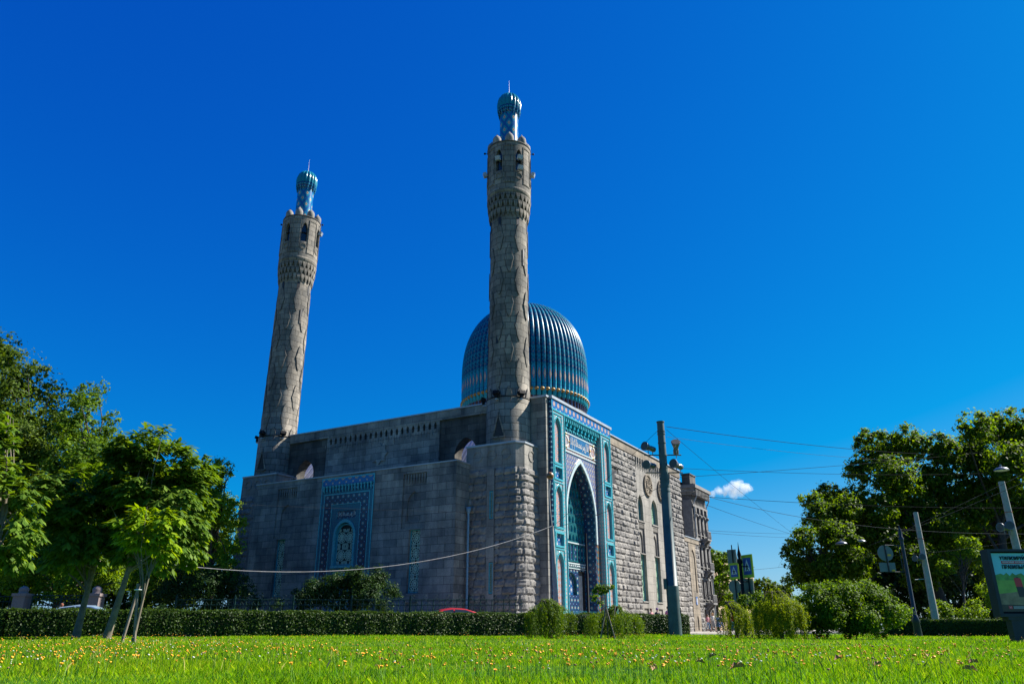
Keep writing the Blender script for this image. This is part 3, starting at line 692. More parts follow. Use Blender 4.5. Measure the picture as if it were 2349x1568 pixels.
bs = MB(); bs.box(37.35, 37.9, YW - .05, YW, 2.9, 3.75, 0); bs.box(37.45, 37.57, YW - .065, YW - .05, 3.15, 3.6, 1); bs.box(37.67, 37.79, YW - .065, YW - .05, 3.05, 3.6, 1); bs.box(37.42, 37.83, YW - .06, YW - .045, 2.98, 3.03, 1)
bs.build('blue_wall_plate', [plain('blue_enamel', (0.03, 0.10, 0.30), .4), plain('white_enamel', (0.6, 0.62, 0.65), .4)], annex)

# ---- downpipes
for nm, x, y, zt, mt in (('a', -2.45, 2.0, 8.75, 'cap'), ('b', 13.2, -2.85, 13.3, 'blue')):
    dp = MB(); dp.tube([(x, y, 0), (x, y, zt - .4)], 0.085, 8)
    dp.lathe([(0.085, -.4), (0.19, -.1), (0.2, 0.1), (0.17, 0.1)], (x, y, zt), 10)
    for k in range(int(zt // 2)): dp.lathe([(0.11, -.04), (0.11, .04)], (x, y, 1 + 2 * k), 10)
    M['pipeblue'] = M.get('pipeblue') or plain('blue_painted_pipe', (0.15, 0.27, 0.36), .4, 0, .15)
    dp.build('downpipe', M['pipeblue'] , mosque)

# ---- dome
def dome_mat():
    k = N('ribbed_dome_tile'); u, z = k.uv()
    p = k.m('SUBTRACT', k.m('FRACT', u), 0.5); ap = k.m('ABSOLUTE', p)
    Q = 1.02
    fz = k.m('ABSOLUTE', k.m('SUBTRACT', k.m('FRACT', k.m('DIVIDE', k.m('SUBTRACT', z, 17.69), Q)), 0.5))     # 0 at cell centre
    dm = k.m('ADD', k.m('MULTIPLY', ap, 1.7), k.m('MULTIPLY', fz, 2.0))
    col = k.ramp(dm, [(0.0, WHITE), (0.05, (0.36, 0.11, 0.06)), (0.11, (0.42, 0.28, 0.2)), (0.15, NAVY), (0.34, (0.010, 0.17, 0.26)), (0.58, NAVY), (0.78, (0.010, 0.18, 0.25))], True)
    fz2 = k.m('ABSOLUTE', k.m('SUBTRACT', k.m('FRACT', k.m('DIVIDE', z, Q / 2)), 0.5))
    sidebit = k.m('MULTIPLY', k.m('GREATER_THAN', ap, 0.26), k.m('LESS_THAN', fz2, 0.2))
    col = k.mix(sidebit, col, (0.012, 0.04, 0.17))
    teal = (0.012, 0.24, 0.33)
    # cartouche zone 27.1..28.7
    cz = k.m('ABSOLUTE', k.m('SUBTRACT', z, 26.88)); cd_ = k.m('ADD', k.m('MULTIPLY', ap, 2.6), k.m('MULTIPLY', cz, 0.95))
    cart = k.ramp(cd_, [(0, (0.05, 0.25, 0.28)), (0.14, (0.42, 0.40, 0.34)), (0.36, (0.30, 0.17, 0.05)), (0.5, (0.40, 0.26, 0.22)), (0.66, BLUE), (0.9, teal)], True)
    col = k.mix(k.m('LESS_THAN', cz, 0.95), col, cart)
    low = k.ramp(k.m('FRACT', k.m('MULTIPLY', z, 1.9)), [(0, teal), (0.55, (0.02, 0.24, 0.36)), (0.85, BLUE)], True)
    col = k.mix(k.m('LESS_THAN', z, 25.93), col, low)
    col = k.mix(k.m('LESS_THAN', z, 25.0), col, (0.02, 0.27, 0.33))
    bot = k.ramp(ap, [(0, (0.10, 0.14, 0.28)), (0.12, NAVY), (0.25, (0.13, 0.055, 0.05)), (0.4, (0.05, 0.03, 0.04))], True)
    col = k.mix(k.m('LESS_THAN', z, 24.4), col, bot)
    col = k.mix(k.m('GREATER_THAN', ap, 0.40), col, (0.008, 0.03, 0.05))  # shade in the grooves between ribs painted near black
    nz = k.noise(k.obj(), 7, 3, .7); col = k.mix(.6, col, k.ramp(nz, [(.3, (.55, .55, .6)), (.7, (1.3, 1.3, 1.3))]), 'MULTIPLY')
    return k.fin(col, 0.33, 0, 0.12)
DC = (25.75, CYM); NR = 74; SUBN = 7
prof = [(7.30, 22.4), (7.30, 24.35), (7.46, 24.45), (7.5, 24.7), (7.52, 24.95), (7.60, 25.1), (7.55, 25.3), (7.58, 26.2)]
z0d, z1d = 28.2, 37.85
for i in range(33):
    t = math.sin(PI / 2 * i / 32)
    zz = z0d + (z1d - z0d) * t; rr_ = 7.6 * (max(0, 1 - t ** 2.55)) ** (1 / 2.15)
    prof.append((max(rr_, 0.02), zz))
V_, F_, UVs = [], [], []; npr = len(prof); nc = NR * SUBN
for r_, z_ in prof:
    for i in range(nc):
        a = 2 * PI * i / nc; ph = (i % SUBN) / SUBN - 0.5; lob = 1 - 0.052 * (1 - math.sqrt(max(0, 1 - (2 * ph) ** 2)))
        V_.append((DC[0] + r_ * lob * math.cos(a), DC[1] + r_ * lob * math.sin(a), z_))
for j in range(npr - 1):
    for i in range(nc):
        i2 = (i + 1) % nc; F_.append((j * nc + i, j * nc + i2, (j + 1) * nc + i2, (j + 1) * nc + i))
        ua, ub = i / SUBN, (i + 1) / SUBN; UVs += [(ua, prof[j][1]), (ub, prof[j][1]), (ub, prof[j + 1][1]), (ua, prof[j + 1][1])]
dome = part('dome', mosque, fast_mesh('dome', V_, F_, [dome_mat()], None, True, UVs))
gk = MB()
gk.lathe([(7.40, 24.95), (7.62, 25.0), (7.74, 25.15), (7.62, 25.30), (7.40, 25.35)], (*DC, 0), NR * 6, lobes=NR, lobeA=.026)
gk.build('gilded_bead_moulding', plain('dull_gilding', (0.30, 0.17, 0.04), .5, .35, .4, 6), dome)
dr = MB(); dr.lathe([(7.0, 15.0), (7.0, 23.2), (7.4, 23.3), (7.4, 23.6)], (*DC, 0), 64, uvR=7); dr.build('dome_drum', M['stone'], dome)
fi = MB(); fi.lathe([(0.25, 37.75), (0.12, 38.0), (0.22, 38.2), (0.05, 38.4)], (*DC, 0), 12); fi.build('dome_finial', M['turq'], dome)

# ---- minarets
def turret_mat():
    k = N('minaret_turret_tile'); u, v = k.uv(); P_, Q_ = 0.8903, 1.38
    a = k.m('ABSOLUTE', k.m('SUBTRACT', k.m('FRACT', k.m('DIVIDE', u, P_)), 0.5)); c = k.m('ABSOLUTE', k.m('SUBTRACT', k.m('FRACT', k.m('DIVIDE', v, Q_)), 0.5))
    d = k.m('ADD', k.m('MULTIPLY', a, 1.0), c)                     # 0 centre .. 1 corner, 0.5 = lattice line
    e_ = k.m('ABSOLUTE', k.m('SUBTRACT', d, 0.5))
    col = k.ramp(e_, [(0, BLUE), (0.07, (0.015, 0.05, 0.3)), (0.12, (0.015, 0.23, 0.33)), (0.30, BLUE), (0.335, CREAM), (0.43, RUST)], True)
    nz = k.noise(k.obj(), 10, 3, .7); col = k.mix(.5, col, k.ramp(nz, [(.3, (.6, .6, .65)), (.7, (1.25, 1.25, 1.25))]), 'MULTIPLY')
    return k.fin(col, 0.22, 0, 0.45)
MT = turret_mat()
kc = N('minaret_cap_tile'); u_, v_ = kc.uv(); MCAP = kc.fin(kc.mix(kc.m('LESS_THAN', v_, 45.45), (0.012, 0.19, 0.25), kc.ramp(kc.m('FRACT', kc.m('MULTIPLY', v_, 3.2)), [(0, NAVY), (.4, TEAL), (.7, (0.02, .08, .25))], True)), 0.22, 0, 0.45)
M['spk'] = plain('pale_loudspeaker_box', (0.36, 0.40, 0.42), .5, 0, .1)
M['black'] = plain('black_painted_metal', (0.010, 0.011, 0.013), .7, 0, .2, spec=.12)
def mang(phi): return -PI / 2 + phi - R(60)      # world bearing (0 = towards the camera, + to the right) -> mosque frame
WIN = [R(t) for t in (-27.5, 27.5, 82, -82, 137, -137)]
def minaret(cy, first):
    C0 = (0, cy)
    cyl = lambda a, r, z: (C0[0] + r * math.cos(a), C0[1] + r * math.sin(a), z)
    sh = MB(); RS = 1.60
    sh.lathe([(1.76, 11.8), (1.76, 17.25), (1.68, 17.35), (1.66, 20), (1.60, 24), (1.58, 33.4)], (*C0, 0), 72, 0, uvR=1.64)
    def lozenge(ang, zc, hh_, hw, proud, rad):
        n = 24; v = []; rows = []
        for j in range(n + 1):
            t = j / n * 2 - 1; ww = hw * (1 - abs(t)) ** 0.62 * (1 + .07 * math.cos(t * 9)); ww = max(ww, 0.02)
            for q in range(5):
                s_ = (q / 4 * 2 - 1) * ww; v.append(cyl(ang + s_ / rad, rad + proud, zc + t * hh_))
            v.append(cyl(ang - (ww + .045) / rad, rad - .004, zc + t * hh_ * 1.03)); v.append(cyl(ang + (ww + .045) / rad, rad - .004, zc + t * hh_ * 1.03))
        f = []; uu = []
        for j in range(n):
            b0, b1 = j * 7, (j + 1) * 7
            for q in range(4): f.append((b0 + q, b0 + q + 1, b1 + q + 1, b1 + q))
            f.append((b0 + 5, b0, b1, b1 + 5)); f.append((b0 + 4, b0 + 6, b1 + 6, b1 + 4))
        for fc in f:
            co = []
            for i in fc:
                x_, y_, z_ = v[i]; aa = (math.atan2(y_ - C0[1], x_ - C0[0]) - ang + PI) % (2 * PI) - PI
                co.append(((aa + ang) * 1.64, z_))
            uu.append(co)
        b0_ = [q for q in range(len(f)) if q % 6 < 4]; b1_ = [q for q in range(len(f)) if q % 6 >= 4]
        sh.add(v, [f[q] for q in b0_], 0, [uu[q] for q in b0_]); sh.add(v, [f[q] for q in b1_], 1, [uu[q] for q in b1_])  # skirt coloured dark as edge shade, so the relief reads in weak light
    for k in range(12):
        for j in range(4):
            zc = 19.2 + j * 4.05 + (0 if k % 2 else 2.0)
            if zc > 32.2: continue
            lozenge(mang(R(1 + 30 * k)), zc, 1.25, 0.34, 0.05, 1.68 - (zc - 17) * .0055)
    for k in range(12): lozenge(mang(R(1 + 30 * k)), 17.2, 0.9, 0.3, 0.05, 1.70)
    mn = sh.build('minaret', [M['stone_shaft'], M['mortar_and_shade']], mosque, ('nearer minaret beside the portal' if first else 'farther minaret at the left end of the wall'))
    for ph, z in ((-34, 22.5), (50, 29.6), (-120, 27), (140, 24)):
        a = mang(R(ph)); t = Vector((-math.sin(a), math.cos(a), 0)); nr = Vector((math.cos(a), math.sin(a), 0)); c_ = Vector(cyl(a, 1.62, z)); sl_ = MB(); sl_.obox(c_, t * .11, nr * .03, Vector((0, 0, .75))); sl_.build('slit_window', M['dark'], mn)
    for ph in (-29, 29, 75, -75):
        a = mang(R(ph)); t = Vector((-math.sin(a), math.cos(a), 0)); nr = Vector((math.cos(a), math.sin(a), 0)); sl_ = MB(); sl_.obox(Vector(cyl(a, 1.58, 32.75)), t * .13, nr * .03, Vector((0, 0, .55))); sl_.build('slit_window', M['dark'], mn)
    # small blind arch with a shell on the base
    sa = MB(); a = mang(R(-25)); base = lambda s_, z, d: cyl(a + s_ / 1.76, 1.80 - d, z)
    slab(sa, base, [(-.42, 14.1), (.42, 14.1), (0, 15.75)], -.02, .06, 1); slab(sa, base, [(-.48, 13.95), (.48, 13.95), (.48, 14.1), (-.48, 14.1)], -.12, .04, 0)
    for s_ in (-1, 1): slab(sa, base, [(s_ * .42, 14.1), (s_ * .56, 14.1), (0, 16.05), (0, 15.75)], -.08, .04, 0)
    sa.build('blind_arch', [M['stone_shaft'], M['dark']], mn)
    # gallery corbels
    gc = MB(); tiers = ((33.35, 34.15, 1.64, 1.76), (34.1, 34.85, 1.74, 1.86), (34.8, 35.5, 1.83, 1.92)); ncb = 26
    gc.lathe([(1.58, 33.2), (1.60, 34.1), (1.70, 34.8), (1.78, 35.5), (1.93, 35.6), (1.93, 36.05), (1.90, 36.1)], (*C0, 0), 72, 0, uvR=1.9)
    for ti, (za, zb, ra, rb_) in enumerate(tiers):
        for i in range(ncb):
            a = 2 * PI * (i + (ti % 2) * .5) / ncb; da = 2 * PI / ncb * .36
            v = [cyl(a - da * .25, ra, za), cyl(a + da * .25, ra, za), cyl(a + da * .25, ra + .05, za), cyl(a - da * .25, ra + .05, za),
                 cyl(a - da, ra, za + (zb - za) * .55), cyl(a + da, ra, za + (zb - za) * .55), cyl(a + da, rb_ + .01, za + (zb - za) * .55), cyl(a - da, rb_ + .01, za + (zb - za) * .55),
                 cyl(a - da * 1.3, ra, zb), cyl(a + da * 1.3, ra, zb), cyl(a + da * 1.3, rb_ + .02, zb), cyl(a - da * 1.3, rb_ + .02, zb)]
            gc.add(v, [(0, 1, 2, 3), (3, 2, 6, 7), (7, 6, 10, 11), (0, 3, 7, 4), (1, 5, 6, 2), (4, 7, 11, 8), (5, 9, 10, 6), (8, 11, 10, 9)], 0)
    gc.build('stalactite_gallery', [M['stone_shaft']], mn)
    # head with recessed windows
    hd = MB(); RO, RI = 1.93, 1.66; zb_, zt_ = 36.05, 40.65; hw = R(9.5); na = 6
    def strip(a0, a1, z0f, z1f, n, r=RO):
        v = []; uu = []
        for i in range(n + 1):
            a = a0 + (a1 - a0) * i / n; v += [cyl(a, r, z0f(i / n)), cyl(a, r, z1f(i / n))]
        fs = [(2 * i, 2 * i + 2, 2 * i + 3, 2 * i + 1) for i in range(n)]
        for i in range(n):
            ua, ub = (a0 + (a1 - a0) * i / n) * RO, (a0 + (a1 - a0) * (i + 1) / n) * RO
            uu.append([(ua, v[2 * i][2]), (ub, v[2 * i + 2][2]), (ub, v[2 * i + 3][2]), (ua, v[2 * i + 1][2])])
        hd.add(v, fs, 0, uu, True)
    ws = sorted(WIN); zl, zsp, zap = 37.75, 39.3, 39.95
    for i, wv in enumerate(ws):
        nx_ = ws[(i + 1) % len(ws)] + (2 * PI if i == len(ws) - 1 else 0)
        strip(mang(wv + hw), mang(nx_ - hw), lambda t: zb_, lambda t: zt_, 10)
        arcf = lambda t: zsp + (zap - zsp) * (1 - abs(2 * t - 1) ** 1.6)
        strip(mang(wv - hw), mang(wv + hw), lambda t: zb_, lambda t: zl, na); strip(mang(wv - hw), mang(wv + hw), arcf, lambda t: zt_, na)
        for sgn in (-1, 1):
            a = mang(wv + sgn * hw); hd.add([cyl(a, RI, zl), cyl(a, RO, zl), cyl(a, RO, zsp), cyl(a, RI, zsp)], [(0, 1, 2, 3)], 0)
        for q in range(na):
            aa, ab = mang(wv - hw + 2 * hw * q / na), mang(wv - hw + 2 * hw * (q + 1) / na)
            hd.add([cyl(aa, RI, arcf(q / na)), cyl(aa, RO, arcf(q / na)), cyl(ab, RO, arcf((q + 1) / na)), cyl(ab, RI, arcf((q + 1) / na))], [(0, 1, 2, 3)], 0)
            hd.add([cyl(aa, RI, zl), cyl(aa, RO, zl), cyl(ab, RO, zl), cyl(ab, RI, zl)], [(0, 1, 2, 3)], 0)
        # raised panel frame between windows, roundel under the window
        mid = (wv + nx_) / 2; pw = (nx_ - wv) / 2 - hw - R(3.5)
        pf = lambda s_, z, d: cyl(mang(mid) + s_, RO - d, z)
        o_, n_ = [], []
        for (sx, zz) in ((-pw, 36.5), (-pw / 2, 36.5), (0, 36.5), (pw / 2, 36.5), (pw, 36.5), (pw, 40.35), (pw / 2, 40.35), (0, 40.35), (-pw / 2, 40.35), (-pw, 40.35)):
            o_.append((sx, zz)); n_.append((sx * .86, 36.62 if zz < 38 else 40.22))
        ringf(hd, pf, o_, n_, -0.05, 0.02, 0)
        rf_ = lambda s_, z, d: cyl(mang(wv) + s_, RO - d, z); rc = lambda r: [(r / RO * math.cos(2 * PI * t / 14), 37.2 + r * math.sin(2 * PI * t / 14)) for t in range(14)]
        ringf(hd, rf_, rc(.34), rc(.27), -0.05, 0.02, 0)
    hd.lathe([(RO, 40.65), (RO + .05, 40.68), (RO + .05, 40.78), (1.6, 40.8), (0.8, 40.85)], (*C0, 0), 72, 1)
    head = hd.build('minaret_head', [M['stone_shaft'], M['mortar_and_shade']], mn)
    wn = MB(); wn.lathe([(RI, 37.0), (RI, 40.0)], (*C0, 0), 72, 0)
    wn.build('window_glass', plain('dark_window_glass', (0.015, 0.025, 0.04), .12), mn)
    for wv in ws:
        a = mang(wv); t = Vector((-math.sin(a), math.cos(a), 0)); nr = Vector((math.cos(a), math.sin(a), 0))
        wb = MB(); wb.obox(Vector(cyl(a, 1.72, 38.85)), t * .3, nr * .04, Vector((0, 0, .05))); wb.build('window_bar', M['black'], mn)
    for i in range(8):
        a = mang(R(2 + 45 * i)); pnl = MB(); pnl.lathe([(0.33, 40.78), (0.39, 41.0), (0.40, 41.2), (0.37, 41.42), (0.27, 41.6), (0.13, 41.73), (0.05, 41.87), (0.005, 41.98)], (1.56 * math.cos(a), C0[1] + 1.56 * math.sin(a), 0), 14, 0, uvR=.36); pnl.build('pinnacle', M['stone_pale'], mn)
    tu = MB(); tu.lathe([(0.85, 40.7), (0.85, 45.1)], (*C0, 0), 36, 0, uvR=.8503); tu.build('tiled_turret', MT, mn)
    cpm = MB(); cpm.lathe([(0.86, 44.7), (1.05, 45.1), (1.08, 45.3), (1.13, 45.85), (1.10, 46.25), (0.98, 46.6), (0.76, 46.92), (0.42, 47.13), (0.05, 47.25)], (*C0, 0), 96, 0, lobes=18, lobeA=.15)
    for i in range(16):
        a = 2 * PI * (i + .5) / 16; cpm.tube([(C0[0] + .9 * math.cos(a), C0[1] + .9 * math.sin(a), 44.55), (C0[0] + 1.02 * math.cos(a), C0[1] + 1.02 * math.sin(a), 45.25)], [.05, .1], 6)
    cap_ = cpm.build('ribbed_cap', MCAP, mn)
    nd_ = MB(); nd_.tube([(*C0, 47.2), (*C0, 48.85)], [.03, .012], 5); nd_.sphere((*C0, 47.32), 0.09, 8); nd_.build('lightning_rod', M['cap'], cap_)
    # floodlights at the foot of the shaft
    fl = MB
    for ph in (-28, 30, 95, -95):
        a = mang(R(ph)); nr = Vector((math.cos(a), math.sin(a), 0)); t = Vector((-math.sin(a), math.cos(a), 0)); c_ = Vector((C0[0], C0[1], 17.3)) + nr * 2.02
        f_ = MB(); f_.obox(c_ + Vector((0, 0, .2)), t * .26, nr * .16 + Vector((0, 0, .06)), Vector((0, 0, .13)) - nr * .04, 0); f_.obox(c_ + Vector((0, 0, -.08)), t * .12, nr * .1, Vector((0, 0, .14)), 0)
        f_.obox(c_ + Vector((0, 0, -.28)) - nr * .1, t * .09, nr * .16, Vector((0, 0, .05)), 1); f_.build('floodlight', [M['black'], M['cap']], mn)
    ring_ = MB(); ring_.lathe([(1.77, 17.22), (1.80, 17.25), (1.80, 17.28), (1.77, 17.30)], (*C0, 0), 48); ring_.build('cable_ring', M['black'], mn)
    spk = ((-27, 38.9, .05), (27, 39.0, .05), (28, 37.95, .05), (-82, 38.2, 0), (82, 38.2, 0)) if first else ((84, 39.4, 0),)
    for ph, z, tilt in spk:
        a = mang(R(ph)); nr = Vector((math.cos(a), math.sin(a), 0)); t = Vector((-math.sin(a), math.cos(a), 0)); c_ = Vector(cyl(a, RO + .22, z))
        s_ = MB(); ax = (nr + Vector((0, 0, -.35))).normalized(); uz = ax.cross(t).normalized()
        s_.obox(c_, t * .21, ax * .14, uz * .19, 0); s_.obox(c_ + ax * .15, t * .18, ax * .012, uz * .16, 1); s_.tube([c_ - ax * .1, Vector(cyl(a, RO - .3, z - .1))], .04, 5, 0)
        s_.build('loudspeaker', [M['spk'], M['cap']], mn)
    for ph in (-88, 90):
        a = mang(R(ph)); nr = Vector((math.cos(a), math.sin(a), 0)); s_ = MB(); s_.tube([cyl(a, RO, 40.6), cyl(a, RO + .2, 40.62)], .03, 5); s_.sphere(cyl(a, RO + .26, 40.62), .1, 8); s_.build('camera_dome', M['black'], mn)
minaret(0.0, True); minaret(MINY, False)

# ================================================================== GROUND, STREET
def lawn_mat():
    k = N('lawn_soil_and_turf'); o = k.obj(); a = k.noise(o, 0.5, 5); b = k.noise(o, 14, 4)
    c = k.mix(1, k.ramp(a, [(0.3, (0.020, 0.075, 0.004)), (0.7, (0.05, 0.14, 0.008))]), k.ramp(b, [(0.3, (0.5, 0.5, 0.5)), (0.7, (1.3, 1.3, 1.2))]), 'MULTIPLY')
    return k.fin(c, 0.95, 0, 0.1)
def ground_mat():
    k = N('trodden_grass_and_dirt'); o = k.obj(); a = k.noise(o, 0.06, 5)
    return k.fin(k.ramp(a, [(0.35, (0.05, 0.09, 0.02)), (0.65, (0.11, 0.10, 0.06))]), 0.95)
M['asphalt'] = plain('grey_asphalt', (0.055, 0.055, 0.057), 0.9, 0, 0.25, 6)
M['paving'] = plain('pale_paving', (0.30, 0.275, 0.24), 0.9, 0, 0.2, 3)
M['kerb'] = plain('granite_kerb', (0.26, 0.25, 0.24), 0.85, 0, 0.2, 5)
MOS = mosque.matrix_basis.copy()
MOS = Matrix.Translation((-0.27, 57.6, 0)) @ Matrix.Rotation(R(60), 4, 'Z')
def mw(x, y, z=0): return MOS @ Vector((x, y, z))
g = MB(); n_ = 40; GS = 1800
for i in range(n_):
    for j in range(n_):
        f_ = lambda t: math.copysign(abs(t) ** 2.2, t) * GS
        x0, x1, y0, y1 = f_(i / n_ * 2 - 1), f_((i + 1) / n_ * 2 - 1), f_(j / n_ * 2 - 1) + 200, f_((j + 1) / n_ * 2 - 1) + 200
        g.add([(x0, y0, -0.03), (x1, y0, -0.03), (x1, y1, -0.03), (x0, y1, -0.03)], [(0, 1, 2, 3)])
tag(g.build('ground', ground_mat()), kind='structure')
# lawn edge follows the hedge line; raised 0.1 m over the street
HL = [(-60, 21.5), (-19.5, 31.0), (9.6, 45.2), (16, 45.8), (30, 47.5), (70, 52)]
lw = MB(); xs = np.linspace(-60, 70, 66)
def hedge_y(x): return float(np.interp(x, [p[0] for p in HL], [p[1] for p in HL]))
ys = np.linspace(0, 1, 45)
def lawn_z(x, y): return 0.10 + 0.025 * math.sin(x * .35 + 1) * math.sin(y * .3) * min(1, y / 10)
v = [(x, -8 + (hedge_y(x) + 1.3 + 8) * t, lawn_z(x, -8 + (hedge_y(x) + 1.3 + 8) * t)) for x in xs for t in ys]
m_ = len(ys); lw.add(v, [(i * m_ + j, (i + 1) * m_ + j, (i + 1) * m_ + j + 1, i * m_ + j + 1) for i in range(len(xs) - 1) for j in range(m_ - 1)], 0, None, True)
tag(lw.build('lawn', lawn_mat()), kind='structure')
rd = MB(); ra = [(x, hedge_y(x) + 1.6, 0) for x in xs]; rb2 = [(x, hedge_y(x) + (9.5 if x < 12 else 60), 0) for x in xs]
k_ = len(xs); rd.add(ra + rb2, [(i, i + 1, k_ + i + 1, k_ + i) for i in range(k_ - 1)]); tag(rd.build('road', M['asphalt']), kind='structure')
r2 = MB(); pA, pB, pC, pD = mw(-6, -10), mw(150, -10), mw(150, -32), mw(-6, -32)
r2.add([(p.x, p.y, 0.005) for p in (pA, pB, pC, pD)], [(0, 1, 2, 3)]); tag(r2.build('side_road', M['asphalt']), kind='structure')
kb = MB()
for i in range(k_ - 1): kb.tube([(xs[i], hedge_y(xs[i]) + 1.45, 0.06), (xs[i + 1], hedge_y(xs[i + 1]) + 1.45, 0.06)], 0.09, 4, smooth=False)
tag(kb.build('kerb', M['kerb']), kind='structure')
pv = MB()
q = [mw(-9, -9.5), mw(150, -9.5), mw(150, 0), mw(-9, 60)]
pv.add([(p.x, p.y, 0.12) for p in q] + [(p.x, p.y, -0.02) for p in q], [(0, 1, 2, 3), (0, 4, 5, 1), (3, 7, 4, 0)]); tag(pv.build('pavement', M['paving']), kind='structure')

# ================================================================== FOLIAGE TOOLS
def leafmat(name, lo, hi, trans=0.4, rough=0.6, tint=(1.7, 1.5, 0.3), spec=0.2):
    k = N(name); gi = k.new('ShaderNodeNewGeometry'); col = k.ramp(gi.outputs['Random Per Island'], [(0, lo), (0.6, tuple((a + b) / 2 for a, b in zip(lo, hi))), (1, hi)])
    big = k.noise(k.obj(), 0.9, 3); col = k.mix(0.7, col, k.ramp(big, [(0.35, (0.72, 0.75, 0.7)), (0.65, (1.2, 1.18, 1.0))]), 'MULTIPLY')
    k.fin(col, rough, 0, spec)
    tr = k.new('ShaderNodeBsdfTranslucent'); k.put(tr.inputs[0], k.mix(1.0, col, tint, 'MULTIPLY'))
    ms = k.new('ShaderNodeMixShader'); ms.inputs[0].default_value = trans
    k.t.links.new(k.b.outputs[0], ms.inputs[1]); k.t.links.new(tr.outputs[0], ms.inputs[2]); k.t.links.new(ms.outputs[0], k.out.inputs[0])
    return k.mat
M['leaf_dark'] = leafmat('deep_green_leaves', (0.028, 0.070, 0.005), (0.12, 0.185, 0.012), 0.45)
M['leaf_mid'] = leafmat('mid_green_leaves', (0.040, 0.105, 0.005), (0.15, 0.25, 0.012), 0.45)
M['leaf_bright'] = leafmat('bright_green_leaves', (0.070, 0.16, 0.006), (0.22, 0.33, 0.014), 0.45)
M['leaf_chest'] = leafmat('chestnut_leaves', (0.050, 0.120, 0.010), (0.155, 0.245, 0.024), 0.40)
M['leaf_young'] = leafmat('yellow_green_young_leaves', (0.10, 0.21, 0.006), (0.26, 0.36, 0.012), 0.46)
M['leaf_larch'] = leafmat('feathery_larch_needles', (0.09, 0.165, 0.004), (0.25, 0.31, 0.008), 0.5)
M['leaf_hedge'] = leafmat('glossy_hedge_leaves', (0.013, 0.038, 0.004), (0.060, 0.110, 0.008), 0.3, 0.5, spec=0.22)
M['leaf_weep'] = leafmat('drooping_larch_needles', (0.035, 0.095, 0.003), (0.14, 0.21, 0.006), 0.4)
M['leaf_park'] = leafmat('backlit_park_leaves', (0.022, 0.062, 0.003), (0.125, 0.200, 0.009), 0.55, tint=(2.1, 1.9, .3))
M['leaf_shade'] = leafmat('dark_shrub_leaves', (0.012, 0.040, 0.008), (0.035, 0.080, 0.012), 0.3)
M['bark'] = plain('grey_brown_bark', (0.050, 0.040, 0.030), 0.95, 0, 0.45, 9)
M['bark_pale'] = plain('pale_smooth_bark', (0.15, 0.125, 0.085), 0.9, 0, 0.35, 7)
M['hedge_core'] = plain('dark_inner_shade', (0.012, 0.018, 0.006), 0.95)  # near-black block inside the hedge, painted shade for the gaps between leaves

def unit(a): return a / np.maximum(1e-9, np.linalg.norm(a, axis=1, keepdims=True))
def leaf_quads(P, nrm, size, asp=0.55):
    n = len(P); rnd = RNG.normal(size=(n, 3)); t = unit(np.cross(nrm, rnd)); b = np.cross(nrm, t)
    s = size[:, None]
    a0 = P - t * s * .5; a1 = P + b * s * asp * .5 + nrm * s * .08; a2 = P + t * s * .5; a3 = P - b * s * asp * .5 + nrm * s * .08
    V = np.stack([a0, a1, a2, a3], 1).reshape(-1, 3); F = np.arange(4 * n).reshape(n, 4)
    return V, F
def palm_leaves(P, out, size, k=6):
    """hand-shaped chestnut leaves: k drooping leaflets spread from one stalk"""
    n = len(P); up = np.array([0, 0, 1.0]); side = unit(np.cross(out, np.tile(up, (n, 1)))); Vs = []
    for i in range(k):
        ph = (i - (k - 1) / 2) * 0.55 + RNG.normal(size=n) * .08
        L = size * (1 - 0.08 * abs(i - (k - 1) / 2)) * RNG.uniform(.85, 1.15, n)
        drp = RNG.uniform(.15, 1.0, n)
        d = unit(out * np.cos(ph)[:, None] + side * np.sin(ph)[:, None] - up * drp[:, None])
        s = unit(np.cross(d, np.tile(up, (n, 1)))); nn = np.cross(s, d); w_ = L * .19
        m = P + d * (L * .62)[:, None]
        Vs.append(np.stack([P, m + s * w_[:, None] - nn * (w_ * .35)[:, None], P + d * L[:, None] - up * (L * .12)[:, None], m - s * w_[:, None] - nn * (w_ * .35)[:, None]], 1))
    V = np.concatenate(Vs, 0).reshape(-1, 3); F = np.arange(len(V)).reshape(-1, 4)
    return V, F
def clump_points(lobes, n, sub=16, fr=0.36, shell=0.55):
    """lobes (x,y,z,r) -> ragged cloud of points with outward normals"""
    L = np.array(lobes, float); wts = L[:, 3] ** 2; wts /= wts.sum(); P = []; Nn = []
    cs = []; cr = []
    for x, y, z, r in L:
        d = unit(RNG.normal(size=(sub, 3))); rr = r * RNG.uniform(shell, 1.0, sub)
        c = np.array([x, y, z]) + d * rr[:, None] * np.array([1, 1, .92]); cs.append(c); cr.append(r * fr * RNG.uniform(.55, 1.35, sub))
    cs = np.concatenate(cs); cr = np.concatenate(cr); w2 = np.repeat(wts / sub, sub) * (cr ** 2) ; w2 /= w2.sum()
    idx = RNG.choice(len(cs), n, p=w2); d = unit(RNG.normal(size=(n, 3))); rad = cr[idx] * np.minimum(1.6, np.abs(RNG.normal(size=n)) * .55 + .12)
    d2 = d * np.array([1, 1, .7]); P = cs[idx] + d2 * rad[:, None]
    lob = np.repeat(L[:, :3], sub, 0)[idx]
    q = RNG.random(n) < .12; li = np.repeat(np.arange(len(L)), sub)[idx]
    P[q] = lob[q] + d[q] * (L[li[q], 3] * RNG.uniform(.2, 1.0, q.sum()) ** .45)[:, None]
    return P, unit(d * .6 + unit(P - lob) * .5 + np.array([0, 0, .45])), cs, cr
